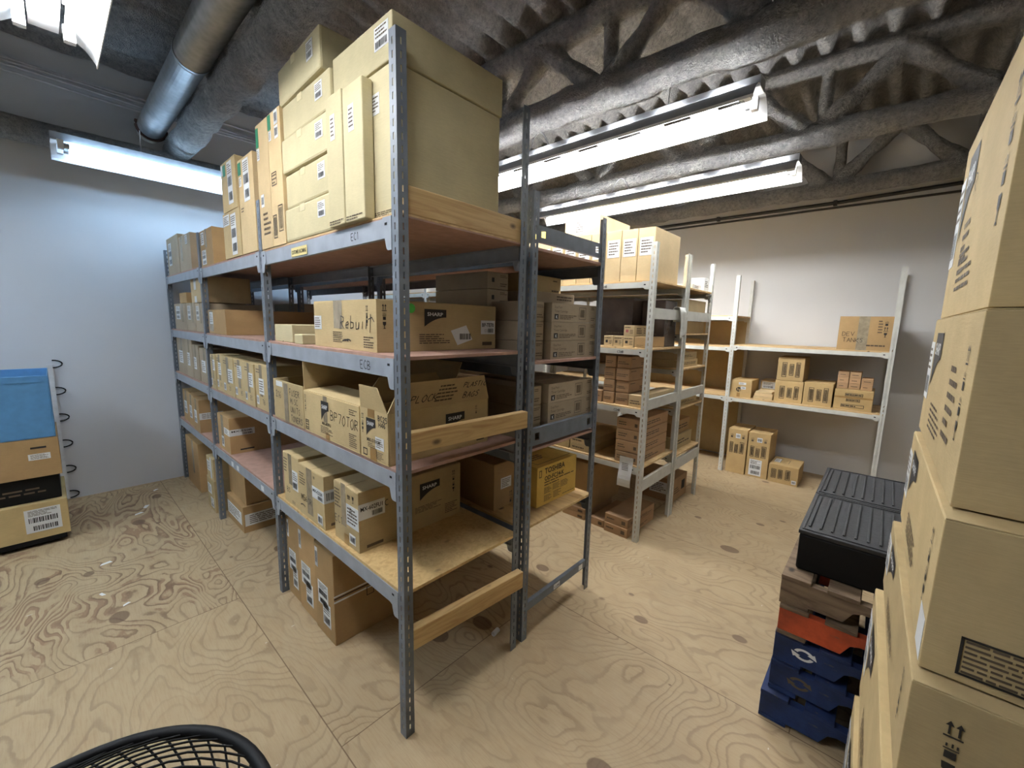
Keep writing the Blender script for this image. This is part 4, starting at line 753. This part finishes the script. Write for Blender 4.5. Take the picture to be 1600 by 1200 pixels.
# ------------------------------------------------------------------ pallets and black cases
def pallet(label, x, y, z, mat, dmat, mark=0, rz=0):
    t = empty('pallet', (x, y, z), label, 'pallet', 'stack of wooden pallets', math.radians(rz)); Ln, Wd = 1.12, 1.0
    for i, sx in enumerate((0, .48, .96)):
        mb = MB(); h0, h1 = .015, .108
        o = [(0, h1), (0, h0), (-.2, h0), (-.225, h0 + .045), (-.25, h0 + .055), (-.42, h0 + .055), (-.445, h0 + .045), (-.46, h0), (-.66, h0), (-.675, h0 + .045), (-.7, h0 + .055), (-.87, h0 + .055), (-.895, h0 + .045), (-.92, h0), (-Ln, h0), (-Ln, h1)]
        mb.prism([(sx, a, b) for a, b in o], (.038, 0, 0), mat); s = mb.build('stringer', t, bevel=.003)
        if mark and i == 0:
            k = MB(); a0 = Vector((-.0015, -.1, .068))
            for q in range(2):
                pts = [(.034 * math.cos(w), .024 * math.sin(w)) for w in [PI * q + .3 + 2.2 * e / 8 for e in range(9)]]; pin = [(c * .62, d * .62) for c, d in pts]
                for e in range(8): k.quad(*[a0 + Vector((0, c, d)) for c, d in (pts[e], pts[e + 1], pin[e + 1], pin[e])], mark)
                c, d = pts[8]; k.add([a0 + Vector((0, c * 1.25, d * 1.25)), a0 + Vector((0, c * .4, d * .4)), a0 + Vector((0, c * .8 - .02 * (1 if q == 0 else -1) * 1, d * .8 - .016 * (1 if q == 0 else -1)))], ((0, 1, 2),), mark)
            k.build('painted_arrows', s)
    for zz, sp, wd_ in ((.108, [0, .145, .30, .45, .60, .75, .90, 1.02], .095), (0, [0, .45, .5, 1.02], .095)):
        for a in sp:
            if zz == 0 and a == .5: continue
            mb = MB(); j = random.uniform(-.006, .006); mb.box(-.004 + j, Wd + j, -a - wd_, -a, zz, zz + .015, dmat); mb.build('deck_board', t, bevel=.002)
zp = .1235
for i, (n, m, dm, mk, dx, dy) in enumerate((('worn blue wooden pallet at the bottom of the stack', 'blue', 'blue', 0, -.035, .03), ('scraped blue wooden pallet, second from the floor', 'blue', 'blue', 'greyink', -.005, .012), ('blue wooden pallet with white arrow mark, middle of the stack', 'blue', 'blue', 'paper', .0, .01),
    ('orange wooden pallet second from the top of the stack', 'orange', 'palletwood', 0, -.006, .006), ('bare grey wooden pallet on top of the stack', 'palletwood', 'palletwood', 0, .0, .012))):
    pallet(n, 1.09 + dx, -.99 + dy, zp * i + .0005 * i, m, dm, mk)
zc = zp * 5 + .004
for x0, n in ((1.165, 'black plastic case with ribbed lid on the pallets, front one'), (1.685, 'black plastic case with ribbed lid on the pallets, rear one')):
    t = empty('storage_case', (x0, -1.215, zc), n, 'case', 'black cases on the pallets')
    mb = MB(); mb.box(0, .505, -.205, .205, 0, .15, 'black'); mb.build('body', t, bevel=.008)
    mb = MB(); mb.box(-.004, .509, -.209, .209, .151, .166, 'blackplastic')
    for k in range(11):
        y = -.18 + .036 * k; mb.box(.05, .455, y - .004, y + .004, .166, .172, 'blackplastic')
    for q in ((.012, .493, -.2, -.192), (.012, .493, .192, .2), (.012, .02, -.192, .192), (.485, .493, -.192, .192)): mb.box(*q, .166, .170, 'blackplastic')
    mb.build('lid', t, bevel=.003)
# ------------------------------------------------------------------ pile at the far left
mb = MB(); mb.box(-.35, .35, -.28, .28, .025, .058, 'black')
t = empty('dolly', (-1.16, 3.2, 0), 'low black dolly under the cartons at far left', 'dolly'); mb.build('deck', t)
for x in (-.3, .3):
    for y in (-.22, .22): mb = MB(); mb.tube([(x - .012, y, .0175), (x + .012, y, .0175)], .0175, 12, 'black'); mb.build('wheel', t)
carton('tan carton with a shipping label at the bottom of the far left pile', (-1.5, -.79, 2.92, 3.5, .0585, .306), 'packing', [(lab, S_, .72, .95, .2, .85, 'ship'), (lab, 'T', .8, .95, .2, .34, 'plain')], bevel=.006)
carton('black crate between the two cartons of the far left pile', (-1.5, -.81, 2.96, 3.5, .3085, .48), 'black', [('lines', S_, .1, .9, .3, .6, 2)], cat='crate', name='plastic_crate', top='plain')
carton('brown carton with a white label strip on the black crate at far left', (-1.5, -.793, 2.92, 3.5, .483, .742), 'brown', [(lab, S_, .8, .94, .46, .62, 'txt'), ('rect', S_, .82, .92, .75, .8, 'ink')])
carton('pale blue plastic bin on top of the far left pile', (-1.5, -.80, 2.93, 3.5, .745, 1.16), 'binblue', [('rect', S_, .05, .95, .9, .95, 'binblue', .006)], cat='bin', name='plastic_bin', top='open', bevel=.008)
t = empty('hook_strip', (-.785, 3.835, 0), 'tall white strip with a column of black wire loops on the bluish wall', 'hook strip')
mb = MB(); mb.box(-.02, .012, -.004, .014, .01, 1.15, 'wirewhite'); mb.build('strip', t)
for k in range(6):
    mb = MB(); z = .05 + .222 * k; mb.tube([(.012 + .055 * math.sin(a), -.012, z - .03 * math.cos(a)) for a in [PI * i / 10 for i in range(11)]], .0055, 6, 'black'); mb.build('wire_loop', t, True)
# ------------------------------------------------------------------ fan
t = empty('pedestal_fan', (-.875, -.49, 0), 'black round fan facing upward at the lower left edge', 'fan')
mb = MB(); mb.tube([(.21 * math.cos(a), .21 * math.sin(a), .012) for a in [2 * PI * i / 32 for i in range(33)]], .012, 8, 'black'); mb.tube([(-.2, 0, .02), (.2, 0, .02)], .01, 8, 'black'); mb.tube([(0, -.2, .02), (0, .2, .02)], .01, 8, 'black'); mb.build('base', t, True)
mb = MB(); mb.tube([(0, 0, .02), (0, 0, .58)], .014, 12, 'black'); mb.build('pole', t, True)
hd = bpy.data.objects.new('fan_head', None); COL.objects.link(hd); hd.parent = t; hd.location = (0, 0, .80); hd.rotation_euler = (math.radians(-2), math.radians(-4), 0)
mb = MB(); mb.tube([(0, 0, -.2), (0, 0, -.19), (0, 0, -.1), (0, 0, -.08)], [.03, .06, .06, .04], 20, 'black'); mb.build('motor', hd, True)
for k in range(3):
    mb = MB(); pts = []
    for r in range(7):
        rr = .03 + .2 * r / 6; w = .16 + .5 * math.sin(PI * min(1, .25 + r / 8))
        for q in range(5): a = 2 * PI * k / 3 + w * (q / 4 - .5) * 1.5; pts.append((rr * math.cos(a), rr * math.sin(a), -.05 + .03 * (q / 4 - .5)))
    mb.add(pts, [(r * 5 + q, r * 5 + q + 1, (r + 1) * 5 + q + 1, (r + 1) * 5 + q) for r in range(6) for q in range(4)], 'black'); o = mb.build('blade', hd, True); s = o.modifiers.new('thick', 'SOLIDIFY'); s.thickness = .003
R_ = .281
def guard(name, zs, tw):
    mb = MB()
    for k in range(44):
        a = 2 * PI * k / 44
        mb.tube([(((R_ - .004) * (1 - q / 9) + .05 * q / 9) * math.cos(a + tw * q / 9), ((R_ - .004) * (1 - q / 9) + .05 * q / 9) * math.sin(a + tw * q / 9), zs * math.sin(PI / 2 * min(1, q / 5))) for q in range(10)], .0019, 5, 'black', cap=False)
    for rr in (.05, .16): mb.tube([(rr * math.cos(a), rr * math.sin(a), zs) for a in [2 * PI * i / 40 for i in range(41)]], .0026, 6, 'black', cap=False)
    mb.tube([(.052 * math.cos(a), .052 * math.sin(a), zs + (.003 if zs > 0 else -.003)) for a in [0]] + [(0, 0, zs)], .001, 3, 'black')
    return mb.build(name, hd, True)
guard('front_guard', .05, 1.5); guard('rear_guard', -.09, -1.5)
mb = MB(); mb.tube([(R_ * math.cos(a), R_ * math.sin(a), 0) for a in [2 * PI * i / 72 for i in range(73)]], .0105, 10, 'black', cap=False); mb.build('guard_ring', hd, True)
for c in list(hd.children): c.matrix_parent_inverse = Matrix()
# ------------------------------------------------------------------ litter
for i, (x, y, s, r) in enumerate(((-.42, 3.1, .03, .4), (-.36, 3.22, .035, 1.2), (-.66, 2.35, .03, .2), (-.7, 1.95, .02, 2.), (-.25, 3.6, .025, .8), (-.62, 1.75, .018, .5))):
    mb = MB(); T = Matrix.Rotation(r, 4, 'Z'); mb.add([T @ Vector(p) for p in ((-s, -s * .3, .001), (s, -s * .4, .002), (s * .8, s * .35, .003), (-s * .5, s * .4, .001))], ((0, 1, 2, 3),), 'paper')
    mb.add([T @ Vector(p) for p in ((-s, -s * .3, .0), (s, -s * .4, .0005), (s * .8, s * .35, .0015), (-s * .5, s * .4, .0))], ((3, 2, 1, 0),), 'paper')
    tag(mb.build('paper_scrap', loc=(x, y, 0)), 'white scrap of paper lying on the plywood floor at left', 'scrap', 'white scraps on the floor')
mb = MB(); mb.tube([(-.02, 0, .012), (.022, .006, .012)], .012, 10, 'paper'); tag(mb.build('paper_roll', smooth=True, loc=(.62, .13, 0)), 'tiny pale roll on the floor beside the paired dark posts', 'roll')
# ------------------------------------------------------------------ camera, world, view
yaw, pit, rol = .7315, -.1442, .0234
fw = Vector((math.cos(pit) * math.cos(yaw), math.cos(pit) * math.sin(yaw), math.sin(pit))); rt = Vector((math.sin(yaw), -math.cos(yaw), 0)); up = rt.cross(fw)
r2 = rt * math.cos(rol) + up * math.sin(rol); u2 = up * math.cos(rol) - rt * math.sin(rol)
cam = bpy.data.cameras.new('camera'); co = bpy.data.objects.new('camera', cam); COL.objects.link(co)
M = Matrix((r2, u2, -fw)).transposed().to_4x4(); M.translation = Vector((-.7689, -1.1868, 1.5702)); co.matrix_world = M
cam.sensor_fit = 'HORIZONTAL'; cam.sensor_width = 36; cam.lens = 648.97 / 1600 * 36; cam.clip_start = .02; S.camera = co
w = bpy.data.worlds.new('world'); S.world = w; w.use_nodes = True; w.node_tree.nodes['Background'].inputs[0].default_value = (.5, .5, .5, 1); w.node_tree.nodes['Background'].inputs[1].default_value = .05
vs = S.view_settings; vs.view_transform = 'Standard'; vs.look = 'None'; vs.gamma = 1; vs.use_curve_mapping = False; vs.exposure = .56
